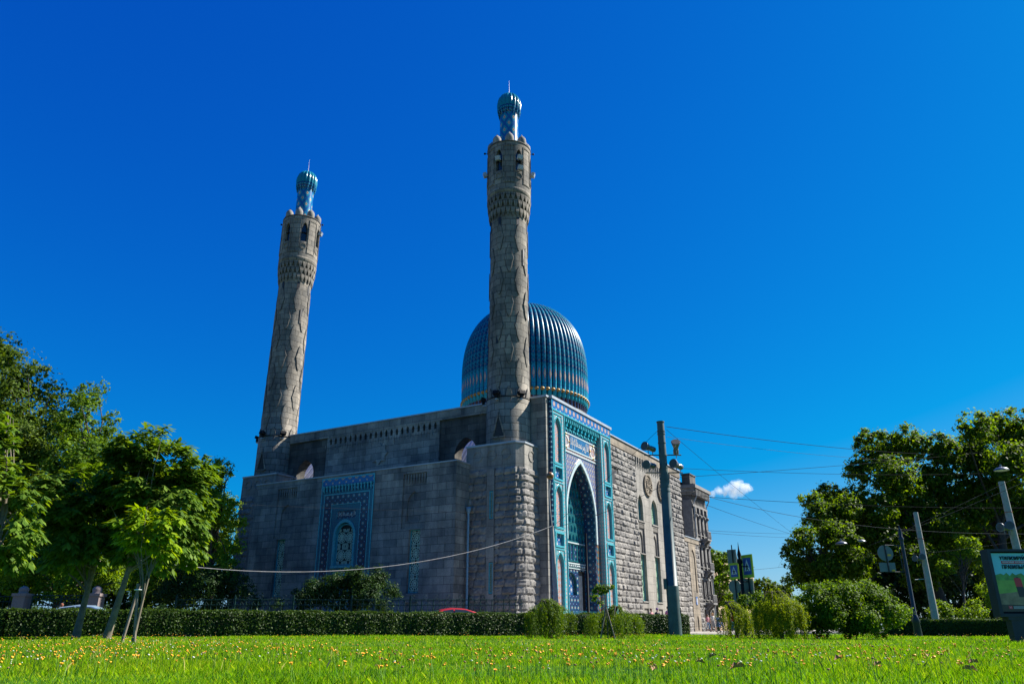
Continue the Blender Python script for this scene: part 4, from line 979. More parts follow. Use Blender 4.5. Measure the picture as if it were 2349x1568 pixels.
def limbs(mb, base, top, tr, targets, bend=0.3, mi=0):
    base, top = Vector(base), Vector(top); pts = []
    k = 7; off = Vector((random.uniform(-1, 1), random.uniform(-1, 1), 0)) * bend
    for i in range(k + 1):
        t = i / k; pts.append(base.lerp(top, t) + off * math.sin(t * PI))
    rs = [tr * (1.2 if i == 0 else 1 - .66 * i / k) for i in range(k + 1)]
    mb.tube(pts, rs, 9, mi)
    for i, tg in enumerate(targets):
        t = random.uniform(.45, .98); a = base.lerp(top, t) + off * math.sin(t * PI); tg = Vector(tg)
        mid = a.lerp(tg, .5) + Vector((random.uniform(-.2, .2), random.uniform(-.2, .2), random.uniform(0, .35))) * (tg - a).length * .4
        r0 = tr * (1 - .55 * t) * .42
        mb.tube([a, a.lerp(mid, .5) + Vector((0, 0, .05)), mid, tg], [r0, r0 * .8, r0 * .6, r0 * .2], 6, mi)
def tree(name, label, cat, base, lobes, n, size, mat, tr=0.25, group=None, palm=False, sub=16, bark='bark', top=None, fr=.36, shell=.55, bend=.3, nl=None):
    bx, by, bz = base; root = thing(name, label, cat, base, 0, group)
    L = [(x - bx, y - by, z - bz, r) for x, y, z, r in lobes]
    P, Nn, cs, cr = clump_points(L, n, sub, fr, shell)
    cen = np.array(L)[:, :3].mean(0)
    mb = MB(); tp = top or (cen[0], cen[1], cen[2] * 1.0)
    tg = [tuple(c) for c in cs[RNG.choice(len(cs), min(len(cs), nl or 26), replace=False)]]
    limbs(mb, (0, 0, -0.1), tp, tr, tg, bend); mb.build('trunk', M[bark], root)
    if palm:
        out = unit((P - cen) * np.array([1, 1, .35]) + RNG.normal(size=P.shape) * .35 * np.abs(P - cen).mean()); V, F = palm_leaves(P, out, size * RNG.uniform(.75, 1.2, n))
    else: V, F = leaf_quads(P, unit(Nn + RNG.normal(size=Nn.shape) * .45), size * RNG.uniform(.6, 1.35, n))
    part('crown', root, fast_mesh('crown', V, F, [mat]))
    return root
def lob(lst, Y, jit=0.06):
    out = []
    for x, y, r in lst:
        p = at(x, y, Y * random.uniform(1 - jit, 1 + jit)); out.append((p.x, p.y, p.z, r * pxm(y, Y)))
    return out
LZ = 0.10
def gp(xv, Y, z=LZ): return (gx(xv, Y), Y, z)

# ---- left: big background trees
tree('broadleaf_tree', 'tall dark broadleaf tree rising highest at the left edge', 'tree', gp(35, 64, 0), lob([(8, 800, 46), (52, 842, 50), (100, 890, 52), (20, 885, 70), (-30, 850, 70), (135, 905, 34), (5, 960, 80), (135, 960, 60), (60, 1010, 90), (130, 1080, 80), (40, 1120, 90), (10, 1230, 80)], 64), 60000, .27, M['leaf_dark'], .45, sub=44, fr=.27, shell=.3)
tree('broadleaf_tree', 'dark broadleaf tree between the tallest left tree and the chestnuts', 'tree', gp(215, 59, 0), lob([(205, 915, 40), (236, 888, 22), (185, 930, 40), (168, 985, 52), (255, 960, 26), (232, 1000, 48), (200, 1070, 75), (255, 1090, 62), (150, 1150, 75), (230, 1190, 80), (110, 1230, 70)], 59), 52000, .25, M['leaf_mid'], .38, sub=44, fr=.27, shell=.3)
tree('broadleaf_tree', 'bright leafy tree against the left corner of the mosque', 'tree', gp(480, 53, 0), lob([(468, 1125, 52), (500, 1080, 36), (522, 1070, 18), (500, 1170, 48), (522, 1160, 34), (532, 1205, 32), (535, 1255, 30), (515, 1300, 40), (480, 1235, 62), (430, 1200, 60), (512, 1250, 34), (430, 1290, 50), (385, 1250, 50)], 53, .03), 60000, .17, M['leaf_bright'], .3, sub=44, fr=.27, shell=.35)
tree('broadleaf_tree', 'low shaded tree behind the iron fence at far left', 'tree', gp(90, 58, 0), lob([(30, 1300, 45), (100, 1290, 55), (180, 1300, 50), (60, 1340, 50), (230, 1330, 45), (290, 1300, 55), (340, 1330, 50), (150, 1350, 40)], 57), 26000, .2, M['leaf_bright'], .2, sub=30, shell=.3)
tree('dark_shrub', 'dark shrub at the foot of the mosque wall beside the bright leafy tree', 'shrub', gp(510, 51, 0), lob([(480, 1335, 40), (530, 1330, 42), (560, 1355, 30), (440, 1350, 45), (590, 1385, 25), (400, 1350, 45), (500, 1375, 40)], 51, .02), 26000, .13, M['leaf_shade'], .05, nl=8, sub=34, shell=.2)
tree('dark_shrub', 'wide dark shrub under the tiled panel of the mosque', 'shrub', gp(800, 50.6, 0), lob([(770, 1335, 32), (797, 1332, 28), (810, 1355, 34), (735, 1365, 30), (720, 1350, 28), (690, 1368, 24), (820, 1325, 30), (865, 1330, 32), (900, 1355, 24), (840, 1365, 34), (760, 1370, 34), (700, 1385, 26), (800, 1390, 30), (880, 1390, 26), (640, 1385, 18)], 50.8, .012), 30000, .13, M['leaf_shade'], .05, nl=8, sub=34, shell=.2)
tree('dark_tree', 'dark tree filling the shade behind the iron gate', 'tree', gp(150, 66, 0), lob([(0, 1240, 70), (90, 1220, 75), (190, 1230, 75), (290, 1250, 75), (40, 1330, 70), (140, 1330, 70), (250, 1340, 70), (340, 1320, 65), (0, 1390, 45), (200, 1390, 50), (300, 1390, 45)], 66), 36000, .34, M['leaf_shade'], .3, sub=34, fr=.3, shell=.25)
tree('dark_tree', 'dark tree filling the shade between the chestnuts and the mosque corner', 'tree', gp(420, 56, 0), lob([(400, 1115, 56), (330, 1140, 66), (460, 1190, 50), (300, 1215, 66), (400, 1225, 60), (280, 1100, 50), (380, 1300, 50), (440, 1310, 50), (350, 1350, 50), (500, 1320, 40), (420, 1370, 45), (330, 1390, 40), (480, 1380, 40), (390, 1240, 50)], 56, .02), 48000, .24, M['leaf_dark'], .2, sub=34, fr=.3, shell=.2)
def far_wood():
    Ls = [(x, 120 + 25 * math.sin(x * .7) + abs(x) * .25, random.uniform(1.5, 4), random.uniform(4, 6.5)) for x in np.arange(-230, -58, 6.0)] + [(x, 175 + 15 * math.sin(x), random.uniform(1.5, 3.5), random.uniform(4, 6)) for x in np.arange(58, 260, 6.0)]
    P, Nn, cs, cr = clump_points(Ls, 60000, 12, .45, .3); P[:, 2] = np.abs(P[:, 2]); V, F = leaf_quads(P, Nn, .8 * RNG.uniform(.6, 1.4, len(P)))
    o = bpy.data.objects.new('far_wood', fast_mesh('far_wood', V, F, [M['leaf_shade']])); COL.objects.link(o); tag(o, 'far off belt of trees on the horizon', 'wood', kind='stuff')
far_wood()
# ---- left: chestnuts in front of the hedge
tree('chestnut_tree', 'young chestnut tree with a forked trunk, left of the pair before the hedge', 'tree', gp(178, 27.5), lob([(205, 1110, 60), (150, 1140, 62), (250, 1150, 55), (110, 1180, 50), (200, 1200, 62), (165, 1240, 55), (240, 1235, 50), (130, 1275, 40), (205, 1285, 42)], 27.5, .05), 2300, .34, M['leaf_chest'], .135, palm=True, sub=18, bark='bark_pale', top=(.22, .1, 3.2), bend=.05)
tree('chestnut_tree', 'young chestnut tree with a leaning trunk, right of the pair before the hedge', 'tree', gp(247, 26.5), lob([(352, 1005, 38), (320, 1030, 44), (300, 1070, 60), (440, 1060, 40), (470, 1090, 34), (395, 1060, 52), (440, 1110, 48), (350, 1110, 62), (400, 1160, 55), (455, 1165, 38), (300, 1160, 55), (425, 1225, 48), (350, 1220, 50), (265, 1110, 48), (440, 1270, 34), (370, 1280, 36), (300, 1260, 40), (400, 1110, 50), (380, 1220, 45), (320, 1120, 45)], 27, .05), 3600, .34, M['leaf_chest'], .125, palm=True, sub=18, bark='bark_pale', top=(.62, .2, 4.6), bend=.06)
tree('chestnut_tree', 'chestnut tree reaching in with bright leaves at the left frame edge', 'tree', gp(-70, 20), lob([(-15, 990, 48), (12, 960, 22), (-10, 1080, 50), (30, 1130, 45), (65, 1150, 38), (10, 1190, 60), (60, 1210, 45), (-30, 1240, 70), (30, 1260, 45)], 20, .05), 1150, .30, M['leaf_chest'], .14, palm=True, sub=12, bark='bark_pale', bend=.1)
# ---- staked sapling
SY = 18.3
sap = tree('staked_sapling', 'small yellow green sapling tied to two wooden stakes', 'sapling', gp(309, SY), lob([(335, 1185, 30), (300, 1205, 32), (375, 1200, 34), (400, 1235, 26), (340, 1230, 34), (290, 1240, 22), (370, 1260, 26), (345, 1165, 16)], SY, .02), 330, .26, M['leaf_young'], .045, palm=True, sub=8, bark='bark_pale', top=(.16, 0, 1.75), bend=.02, nl=14)
M['wood'] = plain('weathered_stake_wood', (0.17, 0.145, 0.115), .9, 0, .3, 12)
for xa, xb in ((283, 317), (315, 320)):
    a, b = Vector(gp(xa, SY)), at(xb, 1338, SY); s_ = MB(); o_ = Vector(gp(309, SY)); dY = Vector((0, -.07 if xa > 300 else .07, 0))
    s_.tube([a - o_ - Vector((0, 0, .1)), b - o_ + dY], .034, 6); s_.build('stake', M['wood'], sap)
s_ = MB(); c_ = at(320, 1352, SY) - Vector(gp(309, SY)); s_.tube([c_ + Vector((.1 * math.cos(t), .1 * math.sin(t), 0)) for t in np.linspace(0, 2 * PI, 10)], .016, 5, cap=False); s_.build('tie', plain('white_tie_rope', (.6, .6, .58), .8), sap)

# ---- right: park trees
RT = M['leaf_dark']
tree('park_tree', 'large park tree left of the gap, crown rounded against the sky', 'tree', gp(2185, 62, 0), lob([(2010, 1030, 54), (2085, 1022, 54), (2152, 1030, 48), (1975, 1085, 46), (2180, 1070, 44), (1962, 1150, 46), (1985, 1205, 52), (2025, 1240, 58), (1975, 1275, 50), (2110, 1300, 55), (2050, 1100, 60), (2130, 1110, 60), (2175, 1150, 50), (2080, 1180, 65), (2010, 1170, 48), (2160, 1220, 60), (2090, 1260, 50)], 62), 95000, .26, M['leaf_park'], .5, sub=56, fr=.22, shell=.25)
tree('park_tree', 'tall park tree at the right frame edge with trunk showing', 'tree', gp(2315, 60, 0), lob([(2238, 980, 46), (2300, 982, 52), (2352, 990, 54), (2230, 1030, 44), (2255, 1050, 56), (2222, 1115, 48), (2210, 1240, 50), (2260, 1290, 50), (2320, 1070, 62), (2390, 1060, 60), (2280, 1130, 60), (2345, 1160, 65), (2240, 1180, 40), (2300, 1230, 60), (2390, 1200, 70)], 62), 95000, .26, M['leaf_park'], .5, sub=56, fr=.22, shell=.25)
tree('park_tree', 'feathery low park tree nearest the street, left of the park', 'tree', gp(1945, 60, 0), lob([(1862, 1148, 28), (1905, 1140, 38), (1885, 1195, 46), (1845, 1235, 34), (1815, 1265, 26), (1840, 1320, 36), (1812, 1335, 22), (1960, 1350, 50), (1890, 1350, 40), (1935, 1165, 40), (1920, 1235, 46), (1865, 1285, 38), (1825, 1300, 26), (1950, 1290, 46), (1900, 1310, 40)], 60), 56000, .23, M['leaf_park'], .3, sub=44, fr=.26, shell=.25)
tree('park_tree', 'sunlit young park tree behind the concrete pole', 'tree', gp(2215, 54, 0), lob([(2225, 1255, 26), (2195, 1280, 24), (2235, 1290, 22), (2170, 1300, 20)], 55), 5000, .18, M['leaf_bright'], .12)
for i, (x, Y, lbl) in enumerate(((1990, 78, 'dark park tree in the depth of the park behind the round bush'), (2140, 80, 'dark park tree in the depth of the park behind the concrete pole'), (2290, 80, 'dark park tree in the depth of the park behind the advertising panel'))):
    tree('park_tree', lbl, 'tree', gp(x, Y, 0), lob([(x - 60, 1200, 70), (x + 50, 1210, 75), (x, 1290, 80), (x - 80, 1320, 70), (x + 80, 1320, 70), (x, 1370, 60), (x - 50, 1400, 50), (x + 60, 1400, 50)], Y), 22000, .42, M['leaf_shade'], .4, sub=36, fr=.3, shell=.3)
for x, Y, lbl in ((2160, 52, 'low bright undergrowth bush left of the concrete pole'), (2232, 53, 'low bright undergrowth bush right of the concrete pole'), (2275, 50, 'pale green bush rising left of the advertising panel')):
    z_ = 1395 if Y > 51 else 1340
    tree('undergrowth_bush', lbl, 'bush', gp(x, Y, 0), lob([(x, z_, 22), (x - 18, z_ + 12, 18), (x + 16, z_ + 8, 18), (x + 4, z_ + 28, 22)], Y, .02), 5000, .13, M['leaf_bright'], .05, nl=8)
# ---- middle distance street trees
tree('street_tree', 'leafy street tree just right of the ornate townhouse', 'tree', gp(1648, 105, 0), lob([(1635, 1278, 20), (1655, 1290, 26), (1640, 1320, 26), (1668, 1330, 22), (1630, 1345, 20), (1655, 1365, 26), (1682, 1370, 18), (1635, 1385, 18)], 105, .03), 12000, .36, M['leaf_mid'], .25)
tree('street_tree', 'low distant street tree behind the crossing signs', 'tree', gp(1720, 130, 0), lob([(1700, 1352, 22), (1725, 1345, 20), (1750, 1345, 22), (1775, 1355, 22), (1800, 1362, 22), (1735, 1372, 22), (1690, 1385, 22), (1780, 1385, 24)], 130, .03), 9000, .5, M['leaf_dark'], .3)
# ---- lawn bushes
BY = 28.5
tree('round_bush', 'large round dark green bush on the lawn', 'bush', gp(1945, BY), lob([(1870, 1370, 36), (1930, 1362, 36), (1990, 1368, 38), (1900, 1400, 40), (1965, 1400, 40), (2030, 1390, 32), (1850, 1420, 34), (1915, 1415, 40), (1985, 1420, 40), (2045, 1415, 28), (1950, 1440, 26), (1880, 1445, 22), (2020, 1445, 22), (2075, 1398, 16), (1835, 1385, 24), (1825, 1415, 28), (2058, 1405, 30), (1960, 1352, 24), (1900, 1355, 24), (2005, 1360, 26)], BY, .03), 64000, .078, M['leaf_mid'], .05, sub=44, nl=8, fr=.36, shell=.4)
tree('leafy_bush', 'dark leafy bush between the two weeping larches', 'bush', gp(1722, 30.5), lob([(1712, 1385, 22), (1738, 1372, 20), (1760, 1385, 22), (1725, 1420, 26), (1755, 1425, 26), (1780, 1440, 18)], 30.5, .02), 10000, .08, M['leaf_mid'], .04, nl=12)

def weeping(label, xv, Y, hw_px, top_v, lean, n_str, leaf, mat, size=.05, arcn=7):
    """trunk bent over into an umbrella of hanging strands"""
    base = Vector(gp(xv, Y)); root = thing('weeping_larch', label, 'shrub', base, 0, 'weeping larches on the lawn')
    k = pxm(1400, Y); Rr = hw_px * k; Ht = at(xv, top_v, Y).z - LZ
    tx = lean * k; mb = MB()
    mb.tube([(0, 0, -.05), (-tx * .25, 0, Ht * .35), (tx * .3, 0, Ht * .7), (tx, 0, Ht * .93)], [.075, .06, .05, .045], 8)
    Vs = []; S = []; Nn = []
    nb_ = max(14, n_str // 16); bun = [(2 * PI * (j + random.uniform(-.35, .35)) / nb_ * 1.0, random.choice((.35, .62, .85, .95, 1.0))) for j in range(nb_)]
    for a, q in bun[::5]:
        x, y = Rr * q * .8 * math.cos(a), Rr * q * .8 * math.sin(a); mb.tube([(tx, 0, Ht * .9), (tx * .6 + x * .5, y * .5, Ht * .93), (x, y, Ht * (.90 - .26 * q * q))], [.02, .012, .005], 4)
    for i in range(n_str):
        a, q = random.choice(bun); a += random.gauss(0, .13); q = max(.05, q + random.gauss(0, .07)); r = Rr * q; x, y = r * math.cos(a), r * math.sin(a) * .9
        zt = Ht * (1.0 - .30 * q ** 2.4) * random.uniform(.94, 1.03); zb = Ht * random.choice((random.uniform(.0, .12), random.uniform(.0, .3), random.uniform(.2, .5)))
        m = int((zt - zb) / .024) + 4; t = np.linspace(0, 1, m); sw = random.uniform(-.06, .06)
        # the first stretch runs out from the bough, then the strand hangs
        hx = np.minimum(1, .55 + t * 2.4)
        P = np.stack([tx * (1 - hx) + x * hx + sw * t + RNG.normal(size=m) * .022, y * hx + RNG.normal(size=m) * .022, zt + (zb - zt) * t - .0 + .08 * np.minimum(0, hx - 1)], 1)
        Vs.append(P)
    P = np.concatenate(Vs); nr = unit(RNG.normal(size=P.shape) * .6 + unit(P * np.array([1, 1, .2]))); V, F = leaf_quads(P, nr, size * RNG.uniform(.6, 1.5, len(P)), .38)
    mb.build('trunk', M['bark'], root); part('crown', root, fast_mesh('crown', V, F, [mat]))
weeping('weeping larch at the near corner of the mosque, left of the portal', 1262, 27.5, 56, 1370, -14, 330, None, M['leaf_weep'], .055)
weeping('weeping larch in front of the portal beside a staked young tree', 1408, 27.5, 62, 1384, 10, 330, None, M['leaf_weep'], .055)
weeping('weeping larch with a bare arched trunk, in front of the pedestrians', 1688, 29.5, 40, 1372, -18, 230, None, M['leaf_larch'], .05)
weeping('full weeping larch hanging to the ground beside the large round bush', 1791, 27.5, 56, 1347, -8, 720, None, M['leaf_larch'], .05)
yt = tree('young_tree', 'thin young tree with a small crown in front of the portal', 'tree', gp(1394, 26.5), lob([(1372, 1352, 12), (1388, 1350, 12), (1362, 1370, 9), (1402, 1345, 8), (1378, 1382, 8)], 26.5, .01), 900, .085, M['leaf_mid'], .022, nl=6, top=(-.05, 0, 1.5), bend=.03)
for dx in (-.28, .26):
    s_ = MB(); s_.tube([(dx, 0, -.1), (-.02, .03, 1.0)], .022, 5); s_.build('stake', M['wood'], yt)

# ---- hedges
def hedge(label, pts, wd, h, n, leaf, mat, z0=LZ, lean=0):
    root = thing('clipped_hedge', label, 'hedge', (*pts[0], z0))
    o = Vector((*pts[0], z0)); core = MB(); Ps = []; Ns = []
    tot = sum((Vector(b) - Vector(a)).length for a, b in zip(pts, pts[1:]))
    for a, b in zip(pts, pts[1:]):
        a, b = Vector((*a, 0)), Vector((*b, 0)); d = b - a; L = d.length; d.normalize(); nn = Vector((d.y, -d.x, 0)); c = (a + b) / 2 - Vector((o.x, o.y, 0))
        core.obox(c + Vector((0, 0, h * .46)), d * L / 2, nn * (wd / 2 - .07), Vector((0, 0, h * .46)))
        m = int(n * L / tot)
        for fc, w_ in (('front', .42), ('back', .10), ('top', .44), ('end', .04)):
            q = int(m * w_) or 1; s = RNG.uniform(-L / 2, L / 2, q)
            bump_ = .05 * np.sin(s * 2.1 + a.x) + .04 * np.sin(s * 5.3)
            if fc == 'top': across = RNG.uniform(-wd / 2, wd / 2, q); z = h + RNG.normal(size=q) * .035 + bump_ * .5; nv = (0, 0, 1)
            elif fc == 'end': s = np.sign(s) * (L / 2 + .02 + RNG.uniform(-.08, .05, q)); across = RNG.uniform(-wd / 2, wd / 2, q); z = RNG.uniform(.02, h, q); nv = d
            else:
                sg = 1 if fc == 'front' else -1; across = sg * (wd / 2 + RNG.normal(size=q) * .045 + bump_ * .6); z = h * RNG.uniform(0.02, 1, q) ** .85; nv = nn * sg
            P = np.array([c.x, c.y, 0])[None] + s[:, None] * np.array(d)[None] + across[:, None] * np.array(nn)[None]; P[:, 2] += z
            Ps.append(P); Ns.append(np.tile(np.array(nv, float), (q, 1)))
    P = np.concatenate(Ps); Nv = unit(np.concatenate(Ns) + RNG.normal(size=P.shape) * .42 + np.array([0, 0, .25]))
    core.build('shade_core', M['hedge_core'], root); V, F = leaf_quads(P, Nv, leaf * RNG.uniform(.6, 1.4, len(P)), .6)
    part('leaves', root, fast_mesh('leaves', V, F, [mat]))
hedge('long clipped dark hedge across the lawn in front of the mosque', [(-24, 29.9), (-19.5, 31.0), (9.7, 45.2)], .9, 1.02, 70000, .085, M['leaf_hedge'])
hedge('low clipped hedge at the right, partly shaded, beside the advertising panel', [(gx(2068, 40), 41.5), (gx(2312, 38), 37.5)], .9, .72, 22000, .07, M['leaf_hedge'])

# ================================================================== GRASS, FLOWERS, LEAVES ON THE LAWN
def blades(n, y0, y1, h0, h1, wd, margin=3.0):
    yy = np.sqrt(RNG.uniform(y0 ** 2, y1 ** 2, n)); half = yy * .68 + margin; xx = RNG.uniform(-1, 1, n) * half
    hy = np.interp(xx, [p[0] for p in HL], [p[1] for p in HL]); ok = yy < hy + .3; xx, yy = xx[ok], yy[ok]; n = len(xx)
    zz = np.array([lawn_z(a, b) for a, b in zip(xx, yy)]) - .01
    pat = .75 + .35 * np.sin(xx * .9 + 2 * np.sin(yy * .7)) * np.sin(yy * 1.1 + xx * .3)
    hh = RNG.uniform(h0, h1, n) * pat; an = RNG.uniform(0, 2 * PI, n); w2 = wd * RNG.uniform(.6, 1.4, n); ln = RNG.uniform(.1, .9, n) * hh; la = RNG.uniform(0, 2 * PI, n)
    P = np.stack([xx, yy, zz], 1); s = np.stack([np.cos(an), np.sin(an), np.zeros(n)], 1) * w2[:, None] * .5; l_ = np.stack([np.cos(la), np.sin(la), np.zeros(n)], 1) * ln[:, None]
    up = np.array([0, 0, 1.0]); mid = P + l_ * .35 + up * (hh * .6)[:, None]; tip = P + l_ + up * hh[:, None]
    V = np.stack([P - s, P + s, mid + s * .75, tip, mid - s * .75], 1)
    return V.reshape(-1, 3), n
def grassmat():
    k = N('lawn_grass_blades'); gi = k.new('ShaderNodeNewGeometry'); col = k.ramp(gi.outputs['Random Per Island'], [(0, (0.050, 0.15, 0.001)), (0.45, (0.15, 0.31, 0.001)), (0.85, (0.28, 0.42, 0.002)), (1, (0.42, 0.44, 0.04))])
    big = k.noise(k.obj(), .35, 4); col = k.mix(.8, col, k.ramp(big, [(.33, (.50, .72, .5)), (.52, (1.0, 1.0, .9)), (.68, (1.42, 1.15, 1.2))]), 'MULTIPLY')
    k.fin(col, .7, 0, .12); tr = k.new('ShaderNodeBsdfTranslucent'); k.put(tr.inputs[0], k.mix(1, col, (1.15, 1.25, .5), 'MULTIPLY')); ms = k.new('ShaderNodeMixShader'); ms.inputs[0].default_value = .42
    k.t.links.new(k.b.outputs[0], ms.inputs[1]); k.t.links.new(tr.outputs[0], ms.inputs[2]); k.t.links.new(ms.outputs[0], k.out.inputs[0]); return k.mat
GV = []; cnt = 0
for a in ((130000, 4.2, 9, .03, .08, .005), (120000, 9, 17, .03, .085, .009), (100000, 17, 33, .03, .10, .016), (60000, 30, 50, .04, .12, .028)):
    V, n = blades(*a); GV.append(V); cnt += n
sv, sn = blades(5200, 6.5, 24, .08, .17, .005)
o = bpy.data.objects.new('tall_grass_stalks', fast_mesh('tall_grass_stalks', sv, np.arange(len(sv)).reshape(-1, 5), [plain('straw_coloured_stalk', (0.36, 0.33, 0.08), .8, 0, .3, 3)])); COL.objects.link(o); tag(o, 'tall straw coloured grass stalks in the lawn', 'grass', kind='stuff')
GV = np.concatenate(GV); me = bpy.data.meshes.new('grass'); F5 = np.arange(len(GV)).reshape(-1, 5)
gme = fast_mesh('grass', GV, F5, [grassmat()]); go = bpy.data.objects.new('grass', gme); COL.objects.link(go); tag(go, 'bright green lawn grass', 'grass', kind='stuff')

M['petal'] = plain('yellow_orange_petals', (0.80, 0.36, 0.004), .6, 0, .15, 20)
M['petal_white'] = plain('white_flower_heads', (0.62, 0.60, 0.52), .7, 0, .15, 20)
M['seed'] = plain('brown_seed_heads', (0.22, 0.12, 0.06), .9, 0, .3, 20)
M['stalk'] = plain('green_flower_stalk', (0.17, 0.33, 0.03), .8)
def flower_mesh(name, mat, rad, hgt):
    mb = MB(); mb.tube([(0, 0, 0), (.012, .004, hgt * .5), (0.0, 0, hgt)], [.0028, .0024, .0022], 4, 1)
    for k in range(9):
        a = 2 * PI * k / 9; c, s = math.cos(a), math.sin(a); mb.add([(0, 0, hgt), (rad * .6 * c - rad * .3 * s, rad * .6 * s + rad * .3 * c, hgt + rad * .25), (rad * c, rad * s, hgt + rad * .35), (rad * .6 * c + rad * .3 * s, rad * .6 * s - rad * .3 * c, hgt + rad * .25)], [(0, 1, 2, 3)], 0)
    mb.lathe([(rad * .15, hgt - rad * .7), (rad * .4, hgt - .1 * rad), (rad * .35, hgt + rad * .3), (.001, hgt + rad * .45)], (0, 0, 0), 7, 0)
    return mb.mesh(name, [mat, M['stalk']])
fm_ = [flower_mesh('dandelion', M['petal'], .020, h) for h in (.13, .17, .21)]
def spread(n, y0, y1, dens=None):
    out = []
    while len(out) < n:
        y = 1 / random.uniform(1 / y1, 1 / y0); x = random.uniform(-1, 1) * (y * .655)
        if y > hedge_y(x) - .5: continue
        u = x / (y * .64)                      # thinner in the middle foreground, dense left
        p = .65 if u < -.15 else (.5 if u < .3 else .28)
        p *= .55 + .45 * math.sin(x * .8 + 1.3 * math.sin(y * .5))
        if y > 22: p = max(p, .35 + .55 * (u > .1))
        if random.random() < p: out.append((x, y))
    return out
for i, (x, y) in enumerate(spread(270, 5.0, 9.5)):
    o = bpy.data.objects.new('dandelion', fm_[i % 3]); COL.objects.link(o); o.location = (x, y, lawn_z(x, y) - .01); o.rotation_euler = (random.uniform(-.3, .3), random.uniform(-.3, .3), random.uniform(0, 6))
    sc_ = random.uniform(.45, .8); o.scale = (sc_, sc_, random.uniform(.8, 1.15)); tag(o, 'yellow dandelion flower standing in the near lawn grass', 'flower', 'dandelions in the near grass')
def flower_field(name, pts, mat, rad, hr, label, cat):
    Vs = []; Fs = []; b = 0; stems = []
    for x, y in pts:
        h = random.uniform(*hr); z = lawn_z(x, y) + h; r = rad * random.uniform(.7, 1.3) * (1 + max(0, y - 18) * .006); tx, ty = random.uniform(-.4, .4) * r, random.uniform(-.4, .4) * r
        ring = [(x + r * math.cos(t * PI / 3), y + r * math.sin(t * PI / 3), z + tx * math.cos(t * PI / 3) + ty * math.sin(t * PI / 3)) for t in range(6)]
        Vs += ring + [(x, y, z - r * .9), (x, y, z + r * .45)]
        for t in range(6): Fs += [(b + t, b + (t + 1) % 6, b + 7), (b + (t + 1) % 6, b + t, b + 6)]
        b += 8
        if y < 14: Vs += [(x - .0025, y, z - h), (x + .0025, y, z - h), (x, y, z - r * .5)]; Fs.append((b, b + 1, b + 2)); stems.append(len(Fs) - 1); b += 3
    mi = np.zeros(len(Fs), dtype=np.int32); mi[stems] = 1
    o = bpy.data.objects.new(name, fast_mesh(name, Vs, Fs, [mat, M['stalk']], mi)); COL.objects.link(o); tag(o, label, cat, kind='stuff')
flower_field('dandelion_carpet', spread(260, 5.2, 9) + spread(520, 8.5, 24) + spread(300, 22, 44), M['petal'], .0115, (.10, .2), 'yellow dandelions spread over the lawn', 'flowers')
flower_field('white_flower_carpet', spread(170, 6, 20) + spread(120, 15, 40), M['petal_white'], .010, (.06, .14), 'small white flowers spread over the lawn', 'flowers')
flower_field('seed_head_carpet', spread(300, 5, 14) + spread(200, 10, 30), M['seed'], .009, (.10, .22), 'brown seed heads spread over the lawn', 'seed heads')
lm = MB()
def leafm():
    mb = MB(); pts = [(0, 0), (.06, .035), (.10, .015), (.12, .055), (.17, .03), (.21, 0), (.17, -.03), (.12, -.055), (.10, -.015), (.06, -.035)]
    mb.add([(x, y, .03 * math.sin(x * 22) + abs(y) * .8) for x, y in pts] + [(.1, 0, -.005)], [(i, (i + 1) % 10, 10) for i in range(10)]); return mb.mesh('fallen_leaf', plain('dry_brown_leaf', (0.30, 0.16, 0.07), .85, 0, .4, 30))
flm = leafm()
for x, y in ((1700, 6.6), (2010, 7.2), (1590, 7.6), (2190, 6.3), (2230, 7.4), (1640, 9.5), (1925, 8.6), (1775, 9.8), (2120, 9.4), (1500, 6.2), (1690, 11)):
    o = bpy.data.objects.new('fallen_leaf', flm); COL.objects.link(o); o.location = (gx(x, y), y, LZ + .06); o.rotation_euler = (random.uniform(-.35, .1), random.uniform(-.25, .25), random.uniform(0, 6)); o.scale = [random.uniform(.4, .65)] * 3
    tag(o, 'dry brown fallen leaf lying on the near grass', 'leaf', 'fallen leaves on the lawn')

# ================================================================== TOWNHOUSE beyond the annex
M['plaster'] = stone('weathered_grey_plaster', (0.135, 0.13, 0.125), (0.105, 0.105, 0.10), 3.0, 3.6, (0.14, 0.135, 0.13), .008, stain=.5, bump=.3)
M['plaster_pale'] = plain('pale_stucco_ornament', (0.165, 0.16, 0.15), .85, 0, .3, 3)
M['glass'] = plain('dark_window_pane', (0.02, 0.03, 0.04), .08, 0, .2)
M['tanwall'] = plain('tan_rendered_wall', (0.42, 0.30, 0.19), .9, 0, .15, .8)
M['redroof'] = plain('rusty_sheet_roof', (0.16, 0.10, 0.07), .7, 0, .3, 1)
th = thing('townhouse', 'ornate grey townhouse with heavy cornice and balconies beyond the low annex', 'building', (-0.27, 57.6, 0), R(60))
tx0, tx1, tf = 40.4, 46.2, -2.05
wb_ = MB(); TF = faceP(tf); hol = []; wins = []
for fz, h_ in ((3.6, 2.2), (7.3, 2.3), (11.0, 2.2), (.5, 2.0)):
    for xc in (41.9, 43.4, 44.9): hol.append((rectp(xc - .42, xc + .42, fz, fz + h_), .25, 0, None)); wins.append((xc, fz, h_))
panel(wb_, TF, rectp(tx0, tx1, 0, 15.6), hol, 0)
wb_.box(tx0, tx1, tf + .3, 12, 0, 15.6, 0); wb_.box(tx0 - .002, tx0 + .2, tf, tf + .32, 0, 15.6, 0); wb_.box(tx1 - .2, tx1, tf + .002, tf + .32, 0, 15.6, 0)
wb_.box(tx0 - .12, tx0, tf + .0, tf + 1.1, 9.9, 15.0, 1)
wall_ = wb_.build('wall', [M['plaster'], M['plaster_pale']], th)
